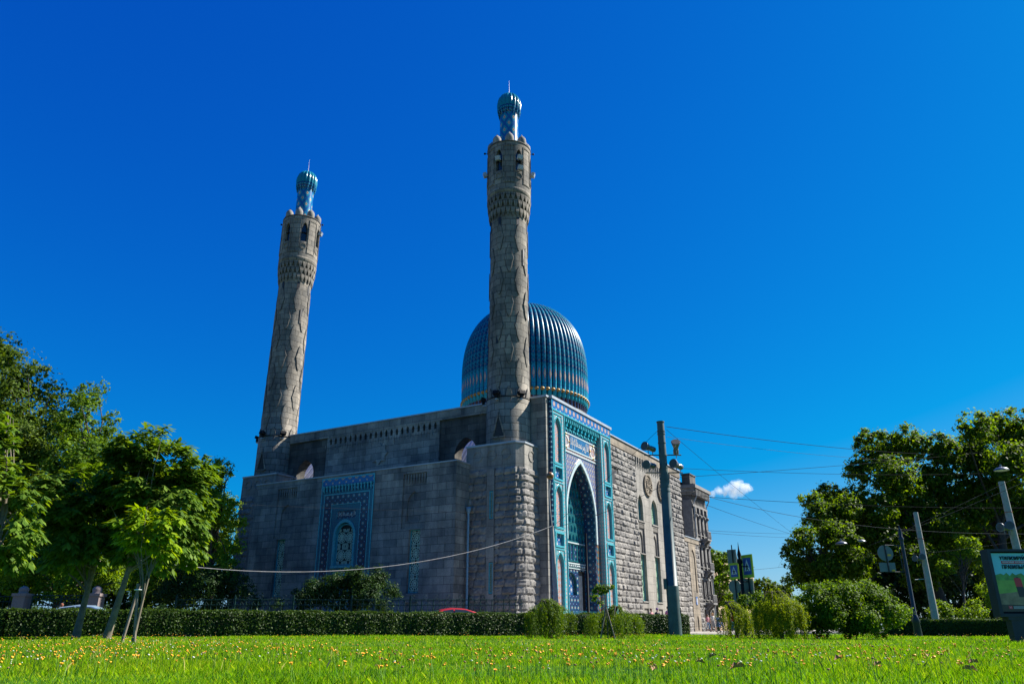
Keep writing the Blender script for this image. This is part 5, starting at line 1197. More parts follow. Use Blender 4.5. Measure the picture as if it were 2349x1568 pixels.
for xc, fz, h_ in wins:
    f_ = MB(); ringf(f_, TF, rectp(xc - .42, xc + .42, fz, fz + h_), rectp(xc - .34, xc + .34, fz + .08, fz + h_ - .08), .12, .22); ringf(f_, TF, rectp(xc - .58, xc + .58, fz - .1, fz + h_ + .2), rectp(xc - .42, xc + .42, fz, fz + h_), -.12, 0, 1)
    f_.box(xc - .025, xc + .025, tf + .13, tf + .2, fz, fz + h_, 0)
    fo = f_.build('window', [M['wood'], M['plaster_pale']], th); p_ = MB(); slab(p_, TF, rectp(xc - .34, xc + .34, fz + .08, fz + h_ - .08), .2, .22); p_.build('pane', M['glass'], fo)
cn = MB()
for z0_, z1_, pr in ((15.6, 15.9, .2), (15.9, 16.35, .45), (16.35, 16.75, .72), (14.2, 14.45, .18), (10.3, 10.55, .22), (6.5, 6.85, .25), (3.0, 3.2, .2)): cn.box(tx0 - pr * .6, tx1 + pr * .6, tf - pr, tf + 2, z0_, z1_)
for k in range(10): cn.box(tx0 + .1 + k * .6, tx0 + .32 + k * .6, tf - .62, tf - .2, 15.5, 16.34)
for xc in (41.15, 42.65, 44.15, 45.7):
    cn.box(xc - .16, xc + .16, tf - .14, tf, 6.85, 14.2); cn.box(xc - .22, xc + .22, tf - .24, tf, 13.6, 14.2); cn.sphere((xc, tf - .22, 13.2), .22, 8); cn.box(xc - .2, xc + .2, tf - .4, tf, 6.1, 6.5); cn.sphere((xc, tf - .25, 9.8), .2, 8)
cn.build('cornice', M['plaster_pale'], th)
for zb in (3.25, 6.9, 10.55):
    b_ = MB(); b_.box(42.6, 44.2, tf - .95, tf, zb - .2, zb); b_.box(42.6, 44.2, tf - .95, tf - .88, zb + .8, zb + .9)
    for k in range(7): b_.lathe([(.05, zb), (.09, zb + .3), (.05, zb + .8)], (42.7 + k * .23, tf - .91, 0), 6)
    b_.box(42.6, 42.68, tf - .95, tf, zb + .8, zb + .9); b_.box(44.12, 44.2, tf - .95, tf, zb + .8, zb + .9)
    for xx in (42.8, 44.0): b_.add([(xx - .12, tf, zb - .2), (xx + .12, tf, zb - .2), (xx + .12, tf - .85, zb - .2), (xx - .12, tf - .85, zb - .2), (xx - .12, tf, zb - 1.0), (xx + .12, tf, zb - 1.0)], [(0, 1, 2, 3), (4, 5, 2, 3), (0, 3, 4), (1, 5, 2)])
    b_.build('balcony', M['plaster_pale'], th)
r_ = MB(); r_.prism([(tx0 - .3, tf - .5), (tx1 + .3, tf - .5), (tx1 + .3, 12), (tx0 - .3, 12)], 16.75, 16.85); r_.box(tx0 + .3, tx0 + 2.6, tf + .1, tf + 1.1, 16.85, 18.1); r_.box(tx0 + .2, tx0 + 2.7, tf + .02, tf + 1.2, 18.1, 18.25); r_.box(tx0 - .25, tx0 + 5.5, tf + 1.3, 11, 16.85, 17.3)
r_.build('roof', M['plaster'], th)
for xc, zt in ((40.75, 15.4), (45.95, 15.4)):
    d_ = MB(); d_.tube([(xc, tf - .6, 15.8), (xc, tf - .55, 15.4), (xc, tf - .12, 14.6), (xc, tf - .12, .2)], .07, 7); d_.build('drainpipe', M['cap'], th)
tb_ = thing('tan_building', 'plain tan apartment building far down the side street behind the trees', 'building', (*at(1650, 1440, 122).to_tuple()[:2], 0), R(60))
m_b = MB(); hol = []
for k in range(6):
    for fz in (1.2, 4.4, 7.6): hol.append((rectp(2 + k * 4, 3.4 + k * 4, fz, fz + 1.9), .2, 0, 1))
panel(m_b, faceP(0), rectp(0, 26, 0, 11), hol, 0); m_b.box(.01, 26, .3, 12, 0, 11, 0); m_b.box(0, .3, .001, .4, 0, 11, 0)
m_b.build('wall', [M['tanwall'], M['glass']], tb_); r_ = MB(); r_.add([(-.4, -.4, 11), (26.4, -.4, 11), (26.4, 6, 13.5), (-.4, 6, 13.5), (26.4, 12.4, 11), (-.4, 12.4, 11)], [(0, 1, 2, 3), (3, 2, 4, 5), (0, 3, 5), (1, 4, 2)]); r_.build('roof', M['redroof'], tb_)

# ================================================================== FENCES
M['green_iron'] = plain('green_painted_iron', (0.006, 0.032, 0.026), .6, .1, .2, spec=.2)
M['granite'] = plain('red_grey_granite', (0.19, 0.15, 0.14), .7, 0, .3, 22)
FYY = 49.2
def fence(label, x0, x1, y, h, step, arcs=True):
    root = thing('iron_fence', label, 'fence', (x0, y, 0)); L = x1 - x0; r = MB()
    for z in (.35, h - .35, h - .05): r.tube([(0, 0, z), (L, 0, z)], .026, 5)
    n = int(L / step)
    for i in range(n + 1):
        x = i * L / n; r.tube([(x, 0, .1), (x, 0, h)], .017 if i % 2 else .026, 4)
        if arcs and i % 2 == 0 and i < n:
            w_ = L / n; r.tube([(x, 0, h - 1.0), (x + w_ * .25, 0, h - .55), (x + w_ * .5, 0, h - .3), (x + w_, 0, h - .1)], .012, 3); r.tube([(x + 2 * w_, 0, h - 1.0), (x + w_ * 1.75, 0, h - .55), (x + w_ * 1.5, 0, h - .3), (x + w_, 0, h - .1)], .012, 3)
            r.tube([(x + w_ * .5 + .1 * math.cos(t), 0, h + .12 + .12 * math.sin(t)) for t in np.linspace(0, 2 * PI, 9)], .012, 3, cap=False)
    r.build('railing', M['green_iron'], root)
    for i in range(0, n + 1, 10):
        p = MB(); x = i * L / n; p.box(x - .05, x + .05, -.05, .05, 0, h + .1); p.add([(x - .05, -.05, h + .1), (x + .05, -.05, h + .1), (x + .05, .05, h + .1), (x - .05, .05, h + .1), (x, 0, h + .28)], [(0, 1, 4), (1, 2, 4), (2, 3, 4), (3, 0, 4)]); p.build('post', M['green_iron'], root)
fence('long green iron railing with curved scrolls before the mosque shrubs', gx(395, FYY), gx(1196, FYY), FYY, 2.15, .36)
fence('green iron railing at the far left beside the granite gate pillar', -42, gx(8, 48), 48, 2.3, .36, False)
gt_ = thing('iron_gate', 'green double iron gate between two granite pillars', 'gate', (gx(60, 48), 48, 0)); gw = gx(195, 48) - gx(60, 48)
for k, (a, b_) in enumerate(((0, gw / 2 - .03), (gw / 2 + .03, gw))):
    l_ = MB()
    for z in (.3, 1.75, 2.1, 2.3): l_.tube([(a, 0, z), (b_, 0, z)], .03, 5)
    for i in range(9): x = a + (b_ - a) * i / 8; l_.tube([(x, 0, .15), (x, 0, 2.3)], .05 if i in (0, 8) else .02, 4)
    l_.build('gate_leaf', M['green_iron'], gt_)
s_ = MB(); s_.box(.55, .95, -.06, -.03, 1.2, 1.45, 0); s_.box(.57, .67, -.066, -.06, 1.24, 1.34, 1)
s_.build('notice_plate', [plain('white_notice', (.55, .5, .5), .5), plain('red_notice_mark', (.5, .05, .05), .5)], gt_)
for xv, lb in ((36, 'square granite gate pillar with a ball top, left of the iron gate'), (207, 'square granite gate pillar with a ball top, right of the iron gate')):
    p_ = thing('gate_pillar', lb, 'pillar', (gx(xv, 48), 48, 0), 0, 'granite gate pillars'); b_ = MB(); b_.box(-.42, .42, -.42, .42, 0, .3); b_.box(-.36, .36, -.36, .36, .3, 2.25); b_.box(-.43, .43, -.43, .43, 2.25, 2.42); b_.build('shaft', M['granite'], p_)
    c_ = MB(); c_.lathe([(.3, 2.42), (.24, 2.5), (.28, 2.6), (.26, 2.72), (.15, 2.82), (.01, 2.86)], (0, 0, 0), 12); c_.build('ball_top', M['granite'], p_)

# ================================================================== POLES, LAMPS, SIGNS
M['pole_green'] = plain('dark_green_grey_paint', (0.055, 0.085, 0.085), .5, .1, .3, 2.5)
M['concrete'] = plain('grey_concrete_pole', (0.30, 0.29, 0.275), .85, 0, .2, 6)
M['lampmetal'] = plain('dull_grey_lamp_metal', (0.16, 0.17, 0.19), .35, .6, .2)
M['chrome'] = plain('bright_reflector', (0.6, 0.6, 0.58), .2, .8, .1)
M['lens'] = plain('dull_lamp_lens', (0.09, 0.09, 0.085), .5, 0, .2, spec=.2)
M['iron_blue'] = plain('blue_black_iron', (0.022, 0.03, 0.04), .45, .3, .2)
def flood(root, c, ax, name='floodlight', k=1.0):
    c = Vector(c); ax = Vector(ax).normalized(); m = MB()
    m.tube([c - ax * .42 * k, c - ax * .38 * k, c - ax * .12 * k, c - ax * .08 * k, c + ax * .12 * k, c + ax * .36 * k, c + ax * .40 * k], [.12 * k, .15 * k, .15 * k, .11 * k, .17 * k, .25 * k, .25 * k], 14, 0)
    m.tube([c + ax * .395 * k, c + ax * .41 * k], [.225 * k, .22 * k], 14, 1)
    dn = Vector((0, 0, -1)); m.tube([c + ax * .1 * k, c + ax * .1 * k + dn * .36 * k], .022 * k, 5); m.tube([c - ax * .25 * k, c - ax * .25 * k + dn * .36 * k], .022 * k, 5)
    m.build(name, [M['lampmetal'], M['lens']], root)
CX_, CYc = gx(1549, 40), 40
col_ = thing('catenary_pole', 'tall dark green steel pole with four floodlights before the side wall', 'pole', (CX_, CYc, LZ))
m = MB(); m.tube([(0, 0, -.1), (0, 0, 2.35)], [.325, .315], 20); m.tube([(0, 0, 2.35), (0, 0, 2.37), (0, 0, 8.0)], [.315, .285, .235], 20); m.tube([(0, 0, 8.0), (0, 0, 10.9)], [.215, .19], 20); m.build('shaft', M['pole_green'], col_)
m = MB()
for z in (7.1, 7.35, 7.6, 7.75, 8.0, 8.35, 9.0, 9.7, 10.2, 10.35, 10.87): m.tube([(0, 0, z), (0, 0, z + .055)], .262 if z < 8 else .222, 20)
m.build('clamp', M['pole_green'], col_); m = MB(); m.box(-.42, -.3, -.15, .1, 2.2, 2.7); m.build('junction_box', M['pole_green'], col_)
m = MB(); m.tube([(.31, -.1, .9), (.32, -.12, 1.05), (.30, -.14, 1.2), (.31, -.13, 1.32)], .02, 4); m.build('scrawled_mark', M['black'], col_)
for z, sd, ax in ((9.45, -1, (-.75, -.6, .12)), (9.45, 1, (-.15, -.85, .75)), (8.5, -1, (-.7, -.75, -.05)), (8.5, 1, (-.7, -.7, .15))):
    m = MB(); m.tube([(0, 0, z - .38), (sd * 1.0, 0, z - .38)], .035, 5); m.build('bracket', M['pole_green'], col_); flood(col_, (sd * .72, -.08, z), ax)
def wirepts(a, b, sag, n=14):
    a, b = Vector(a), Vector(b); return [a.lerp(b, i / n) - Vector((0, 0, sag * 4 * (i / n) * (1 - i / n))) for i in range(n + 1)]
sp_ = thing('spiked_sign_post', 'blue black iron post with spike top carrying a round sign seen from behind', 'sign post', gp(2104, 34))
SX = gx(2104, 34); m = MB(); m.tube([(0, 0, -.1), (0, 0, .55), (0, 0, .6), (0, 0, .85), (0, 0, .9), (0, 0, 4.0)], [.17, .14, .17, .11, .085, .07], 10); m.tube([(0, 0, 3.95), (0, 0, 4.05), (0, 0, 4.12), (0, 0, 4.3), (0, 0, 4.62)], [.1, .12, .07, .085, .005], 8); m.build('post', M['iron_blue'], sp_)
M['signback'] = plain('grey_green_sign_back', (0.14, 0.165, 0.16), .5, .2, .12); M['sticker'] = plain('orange_sticker', (.65, .33, .03), .6)
c_ = at(2031, 1268, 34) - Vector(gp(2104, 34)); m = MB(); m.tube([c_ + Vector((0, .02, 0)), c_ + Vector((0, -.02, 0))], .335, 28, 0); m.box(c_.x + .06, c_.x + .22, c_.y - .03, c_.y - .022, c_.z - .12, c_.z - .04, 1); m.build('round_sign', [M['signback'], M['sticker']], sp_)
c2 = at(2036, 1300, 34) - Vector(gp(2104, 34)); m = MB(); m.box(c2.x - .34, c2.x + .34, -.02, .02, c2.z - .19, c2.z + .19, 0); m.box(c2.x + .15, c2.x + .3, -.03, -.022, c2.z - .18, c2.z - .1, 1); m.build('plate_sign', [M['signback'], M['sticker']], sp_)
m = MB(); m.tube([(c_.x, -.05, c_.z + .36), (c_.x + .02, -.05, c2.z - .2)], .03, 4); m.tube([(c_.x, -.05, c_.z + .34), (0, 0, c_.z + .32)], .018, 4); m.tube([(c2.x, -.05, c2.z - .2), (0, 0, c2.z - .2)], .018, 4); m.tube([(c_.x + .62, 0, c_.z + .32), (c2.x + .66, 0, c2.z - .2)], .018, 4); m.build('bracket', M['iron_blue'], sp_)
cp_ = thing('concrete_pole', 'slim grey concrete pole with small floodlights behind the low hedge', 'pole', gp(2150, 45)); m = MB(); m.tube([(0, 0, -.1), (0, 0, 6.75)], [.21, .13], 14); m.tube([(0, 0, 5.2), (0, 0, 5.24)], .165, 14, 1); m.build('shaft', [M['concrete'], plain('rust_band', (.3, .08, .05), .8)], cp_)
flood(cp_, (-.42, -.1, 4.1), (-.9, -.5, .05), k=.7); flood(cp_, (-.2, -.25, 4.15), (-.5, -.9, .1), k=.7)
m = MB(); m.tube([(0, 0, 3.0), (-.75, 0, 2.95)], .02, 4); m.build('bracket', M['cap'], cp_)
lp_ = thing('lamp_pole', 'grey concrete pole rising behind the advertising panel at the right edge', 'pole', (at(2297, 1105, 42).x, 42, LZ)); m = MB(); m.tube([(0, 0, -.1), (0, 0, 8.0)], [.24, .165], 16); m.tube([(0, 0, 6.3), (0, 0, 6.34)], .195, 16, 1); m.build('shaft', [M['concrete'], plain('rust_band', (.3, .08, .05), .8)], lp_)
for z, ax, ox in ((5.45, (-.95, -.4, .05), -.55), (5.5, (-.45, -.9, .15), -.3)): flood(lp_, (ox, -.25, z), ax, k=.95)
def hlamp(label, xv, yv, Y, r):
    p = at(xv, yv, Y); t = thing('hanging_street_lamp', label, 'street lamp', p, 0, 'street lamps hung on wires'); m = MB(); m.lathe([(.02, .42 * r), (.25 * r, .40 * r), (.6 * r, .28 * r), (.9 * r, .08 * r), (r, -.08 * r), (.97 * r, -.12 * r)], (0, 0, 0), 22); m.tube([(0, 0, .4 * r), (0, 0, .75 * r)], .05, 6); m.build('shade', M['lampmetal'], t)
    m = MB(); m.lathe([(.9 * r, -.1 * r), (.6 * r, -.16 * r), (.01, -.18 * r)], (0, 0, 0), 22); m.build('diffuser', plain('lamp_glass', (.5, .5, .46), .3), t)
hlamp('large domed street lamp hanging above the pole at the right edge', 2297, 1077, 42, .40)
hlamp('domed street lamp hanging on wires, left of a close pair', 1930, 1246, 55, .42); hlamp('domed street lamp hanging on wires, right of a close pair', 1973, 1241, 56, .42)
# lamp mast and black pole in front of the portal
lm_ = thing('old_lamp_mast', 'slender leaning lamp mast with a brown globe left of the portal', 'lamp post', (gx(1279, 47.5), 47.5, 0))
o_ = Vector((gx(1279, 47.5), 47.5, 0)); t1 = at(1266, 1205, 47.5) - o_; t2 = at(1260, 1130, 47.5) - o_; t3 = at(1262, 1095, 47.5) - o_
m = MB(); m.tube([(0, 0, -.1), t1 * .5, t1], [.19, .15, .1], 10); m.tube([t1, t1.lerp(t2, .5) + Vector((-.03, 0, 0)), t2, t3], .04, 6); m.build('mast', M['concrete'], lm_)
m = MB(); m.sphere(t3 + Vector((0, 0, .12)), .24, 14); m.build('lamp_globe', plain('brown_lamp_globe', (.22, .10, .03), .3), lm_)
bp_ = thing('black_lamp_pole', 'plain black steel pole standing in front of the portal arch', 'pole', (gx(1351, 48), 48, 0)); m = MB(); m.tube([(0, 0, -.1), (0, 0, 1.0), (0, 0, 1.02), (0, 0, 3.6), (0, 0, 3.62), (0, 0, at(1348, 1222, 48).z)], [.12, .11, .085, .08, .062, .055], 10); m.build('shaft', M['black'], bp_)
# pedestrian crossing signs
M['s_yel'] = plain('fluorescent_yellow_border', (0.36, 0.45, 0.01), .5, 0, .05); M['s_blue'] = plain('blue_sign_face', (0.015, 0.07, 0.30), .45, 0, .08); M['s_white'] = plain('white_sign_triangle', (.6, .62, .64), .5, 0, .05)
def crossing(label, xv, Y, rz, zb, wd, ht, post_top, extras):
    root = thing('crossing_sign_post', label, 'sign post', gp(xv, Y, 0)); m = MB(); m.tube([(0, 0, 0), (0, 0, .8), (0, 0, .85), (0, 0, post_top - .9)], [.13, .11, .08, .07], 8); m.tube([(0, 0, post_top - .95), (0, 0, post_top - .85), (0, 0, post_top - .7), (0, 0, post_top - .55), (0, 0, post_top - .3), (0, 0, post_top)], [.06, .13, .06, .09, .03, .004], 8); m.build('post', M['black'], root)
    ox = extras['ox']; rot = Matrix.Rotation(rz, 4, 'Z'); f = lambda a, z, d: tuple(rot @ Vector((a, d, 0)) + Vector((ox, -.12, z)))
    m = MB(); slab(m, f, rectp(-wd / 2, wd / 2, zb, zb + ht), -.02, .02, 0); slab(m, f, rectp(-wd / 2 + wd * .14, wd / 2 - wd * .14, zb + ht * .14, zb + ht * .86), -.028, -.02, 1)
    slab(m, f, [(-wd * .27, zb + ht * .30), (wd * .27, zb + ht * .30), (0, zb + ht * .80)], -.034, -.028, 2)
    for q in ([(-.03, .42), (.03, .42), (.10, .32), (.05, .32), (0, .39), (-.05, .32), (-.10, .32)], [(-.035, .42), (.035, .42), (.03, .56), (-.03, .56)], [(-.09, .47), (-.02, .55), (.02, .55), (.10, .46), (.08, .44), (0, .51), (-.07, .45)], [(-.02, .575), (.02, .575), (.025, .61), (0, .625), (-.025, .61)]):
        slab(m, f, [(x * wd * 1.6, zb + ht * z) for x, z in q], -.04, -.034, 3)
    m.build('crossing_sign', [M['s_yel'], M['s_blue'], M['s_white'], M['black']], root)
    m = MB(); m.tube([(ox, -.06, 1.0), (ox, -.06, zb + ht + extras.get('up', 0))], .03, 5); m.tube([(0, 0, zb + ht * .5), (ox, -.06, zb + ht * .5)], .02, 4); m.tube([(0, 0, zb - .15), (ox, -.06, zb - .15)], .02, 4); m.build('bracket', M['black'], root)
    for k, (kind, z, sz) in enumerate(extras['plates']):
        m = MB(); rot2 = Matrix.Rotation(rz + extras.get('pr', 1.0), 4, 'Z'); f2 = lambda a, z_, d: tuple(rot2 @ Vector((a, d, 0)) + Vector((ox, 0.05, z_)))
        if kind == 'disc': slab(m, f2, [(sz * math.cos(t * PI / 9), z + sz * math.sin(t * PI / 9)) for t in range(18)], -.02, .02)
        else: slab(m, f2, rectp(-sz * .6, sz * .6, z - sz, z + sz), -.02, .02)
        m.build('sign_plate', M['signback'], root)
crossing('crossing sign with yellow border on the taller spiked post', 1713, 34, R(-68), at(1722, 1325, 34).z, .72, at(1722, 1272, 34).z - at(1722, 1325, 34).z, 4.0, dict(ox=.28, plates=[('rect', 2.05, .42), ('disc', 1.7, .33)], pr=.35))
crossing('smaller crossing sign with yellow border on the shorter spiked post', 1706, 42, R(-62), at(1695, 1328, 42).z, .72, at(1695, 1291, 42).z - at(1695, 1328, 42).z, at(1701, 1262, 42).z, dict(ox=-.22, up=.95, plates=[('rect', at(1693, 1278, 42).z, .42), ('disc', at(1697, 1345, 42).z, .36), ('rect', at(1700, 1372, 42).z, .24)], pr=.35))

# ================================================================== ADVERTISING PANEL
AY = 21.0; ab = thing('advertising_panel', 'dark framed advertising panel on a pedestal with a poster about hazardous waste', 'billboard', (13.45, AY, LZ)); AX = 13.45
xl, xr = 12.76 - AX, 14.14 - AX; zb_, zt_ = .63, 2.34
m = MB(); f0 = lambda a, z, d: (a, d, z)
ringf(m, f0, rectp(xl, xr, zb_, zt_), rectp(xl + .09, xr - .09, zb_ + .08, zt_ - .06), -.16, .16); m.box(xl + .05, xr - .05, .0, .15, zb_ + .05, zt_ - .05); m.box(xl + .2, xr - .2, -.14, .14, zb_ - .08, zb_); m.build('cabinet', M['iron_blue'], ab)
m = MB(); m.prism([(-.42, -.12), (.42, -.12), (.42, .12), (-.42, .12)], -.1, zb_ - .08); m.build('pedestal', M['iron_blue'], ab)
pl_, pr_, pb_, pt_ = xl + .14, xr - .14, zb_ + .13, zt_ - .10; PW, PH = pr_ - pl_, pt_ - pb_
po = MB(); slab(po, f0, rectp(xl + .085, xr - .085, zb_ + .075, zt_ - .055), -.055, 0, 7)
Pp = lambda u, v_: (pl_ + PW * u, pb_ + PH * v_)
def lay(pts, d, mi): slab(po, f0, [Pp(u, v_) for u, v_ in pts], -.06 - d * .002, -.055, mi)
lay([(0, 0), (1, 0), (1, 1), (0, 1)], 0, 0); lay([(0, 0), (1, 0), (1, .60), (0, .60)], 1, 1); lay([(0, 0), (1, 0), (1, .33), (.7, .36), (.3, .32), (0, .30)], 2, 2); lay([(0, 0), (1, 0), (1, .10), (0, .12)], 3, 3)
tr_ = [(0, .53)] + [(u / 14, .60 + .055 * abs(math.sin(u * 1.3)) + .02 * math.cos(u * 2.9)) for u in range(15)] + [(1, .53)]
lay(tr_, 2.5, 4)
lay([(.45, .30), (.62, .26), (.64, .42), (.42, .42)][:0] or [(.475, .245), (.66, .245), (.62, .42), (.45, .42)], 4, 6); lay([(.45, .42), (.62, .42), (.60, .57), (.43, .57)], 4, 5); lay([(.49, .57), (.55, .57), (.55, .585), (.49, .585)], 4, 6)
lay([(.16, .045), (.25, .045), (.25, .095), (.16, .095)], 5, 5)
for k in range(3): lay([(.28, .05 + k * .016), (.66, .05 + k * .016), (.66, .056 + k * .016), (.28, .056 + k * .016)], 5, 8)
for s_ in (1, -1): lay([(.205 - .03 * s_, .055), (.205 - .022 * s_, .055), (.205 + .03 * s_, .087), (.205 + .022 * s_, .087)], 6, 8)
lay([(.22, .815), (.82, .815), (.82, .865), (.22, .865)], 5, 5)
poster = po.build('poster', [plain('poster_sky', (.20, .62, .70), .3, 0, .05), plain('poster_field', (.22, .38, .06), .3, 0, .3, 3), plain('poster_soil', (.26, .18, .10), .3, 0, .4, 5), plain('poster_dark_soil', (.05, .04, .03), .3), plain('poster_bushes', (.10, .30, .06), .3, 0, .4, 8), plain('poster_red', (.6, .03, .04), .3, 0, .1), plain('poster_black', (.02, .02, .025), .3), M['black'], plain('poster_white', (.6, .6, .6), .3, 0, .05)], ab)
def text(s, u0, u1, v0, v1, mat, name, bold=True):
    cu = bpy.data.curves.new('lettering', 'FONT'); cu.body = s; cu.offset = .0
    ob = bpy.data.objects.new('lettering_source', cu); COL.objects.link(ob); bpy.context.view_layer.update(); me = bpy.data.meshes.new_from_object(ob.evaluated_get(bpy.context.evaluated_depsgraph_get())); bpy.data.objects.remove(ob); bpy.data.curves.remove(cu)
    xs = [v.co.x for v in me.vertices]; ys = [v.co.y for v in me.vertices]; x0, x1, y0, y1 = min(xs), max(xs), min(ys), max(ys)
    for v in me.vertices:
        a, z = Pp(u0 + (v.co.x - x0) / (x1 - x0) * (u1 - u0), v0 + (v.co.y - y0) / (y1 - y0) * (v1 - v0)); v.co = (a, -.076, z)
    if bold:
        bm = bmesh.new(); bm.from_mesh(me); gs = list(bm.verts) + list(bm.edges) + list(bm.faces)
        for k in (1, 2):
            d = bmesh.ops.duplicate(bm, geom=gs)['geom']; bmesh.ops.translate(bm, verts=[e for e in d if isinstance(e, bmesh.types.BMVert)], vec=(.005 * k, -.0008 * k, 0))
        bm.to_mesh(me); bm.free()
    me.materials.append(mat); o = bpy.data.objects.new(name, me); COL.objects.link(o); o.parent = poster
text('УТИЛИЗИРУЙ', .19, .79, .88, .965, M['black'], 'headline'); text('ОПАСНЫЕ ОТХОДЫ', .235, .805, .823, .857, M['s_white'], 'headline'); text('ПРАВИЛЬНО', .21, .82, .725, .80, M['black'], 'headline')

# ================================================================== OVERHEAD WIRES
M['wire_dark'] = plain('dark_cable', (0.012, 0.014, 0.018), .9, spec=0.05); M['wire_pale'] = plain('pale_sheathed_cable', (0.34, 0.33, 0.31), .8); M['wire_grey'] = plain('grey_cable', (0.06, 0.065, 0.07), .9, spec=0.1)
def wire(label, a, b_, r, sag=.1, mat='wire_dark', mid=None):
    A, B = at(*a), at(*b_); pts = wirepts(A, B, sag)
    if mid:
        Cm = at(*mid); tm = (Cm - A).length / ((Cm - A).length + (B - Cm).length); n = 26; pts = []
        for i in range(n + 1):
            t = i / n; pts.append(A * ((t - tm) * (t - 1) / tm) + Cm * (t * (t - 1) / (tm * (tm - 1))) + B * (t * (t - tm) / (1 - tm)))
    r *= .62
    m = MB(); m.tube(pts, r, 4); o = m.build('overhead_wire', M[mat]); tag(o, label, 'wire', 'overhead wires')
wire('thick dark wire from the top of the green pole to the rightmost trees', (1529, 978, 40), (2150, 1042, 60), .024, .25)
wire('thin faint wire below the thick one from the green pole to the right trees', (1529, 1001, 40), (2120, 1058, 60), .013, .25, 'wire_grey')
wire('diagonal wire falling from the green pole top to the wire junction', (1529, 985, 40), (1822, 1226, 85), .022, .1)
wire('knotted wire from the lower floodlight level of the green pole rightwards', (1532, 1072, 40), (2330, 1082, 62), .016, .3)
wire('wire rising to the right from beside the green pole', (1534, 1096, 40), (2330, 1028, 66), .018, .15)
wire('long level wire passing in front of the right trees at mid height', (1534, 1132, 40), (2480, 1162, 44), .018, .3)
wire('knotted wire dipping from the townhouse to the lamp pole', (1534, 1112, 40), (2480, 1222, 44), .018, .1, 'wire_grey', (1960, 1203, 44))
wire('slanting wire from the townhouse down to the wire junction', (1536, 1126, 40), (1822, 1226, 85), .020, .1)
wire('upper of two parallel low wires from pole to wire junction', (1540, 1210, 40), (1830, 1223, 80), .014, .1); wire('lower of two parallel low wires from pole to wire junction', (1540, 1213, 40), (1826, 1232, 80), .014, .1)
wire('pale horizontal wire from the wire junction to the hanging lamps', (1822, 1231, 72), (1950, 1237, 56), .022, .02, 'wire_pale'); wire('slack guy wire from the junction falling rightwards past the round sign', (1822, 1228, 72), (2040, 1274, 56), .014, .2, 'wire_grey')
wire('wire from the round sign level to the right frame edge', (2040, 1274, 56), (2480, 1215, 44), .014, .2, 'wire_grey')
wire('upper contact wire sweeping up to the right frame edge', (1830, 1300, 85), (2480, 1020, 34), .018, .2, 'wire_grey', (2100, 1205, 50)); wire('lower contact wire sweeping up to the right frame edge', (1810, 1305, 85), (2480, 1048, 34), .020, .2, 'wire_grey', (2100, 1210, 50))
wire('guy wire dropping from the junction to the street trees', (1822, 1228, 85), (1785, 1300, 100), .016, .05)
wire('low wire from the far street to the catenary', (1690, 1308, 60), (1840, 1292, 80), .016, .1)
wire('dark wire from the green pole top slanting down across the portal', (1514, 982, 40), (1266, 1208, 47), .018, .1); wire('wire from the green pole middle slanting down across the arch', (1522, 1112, 40), (1266, 1210, 47), .018, .25)
wire('thick pale cable from the lamp mast slackly down to the left trees', (1266, 1206, 47), (150, 1252, 36), .028, .0, 'wire_pale', (760, 1309, 41)); wire('thin wire crossing the front wall of the mosque to the portal', (545, 1156, 46), (1420, 1180, 46), .010, .1, 'wire_grey')
wire('slack thin wire from the lamp mast down to the corner block', (1264, 1240, 47), (1060, 1300, 46), .010, .5, 'wire_grey')

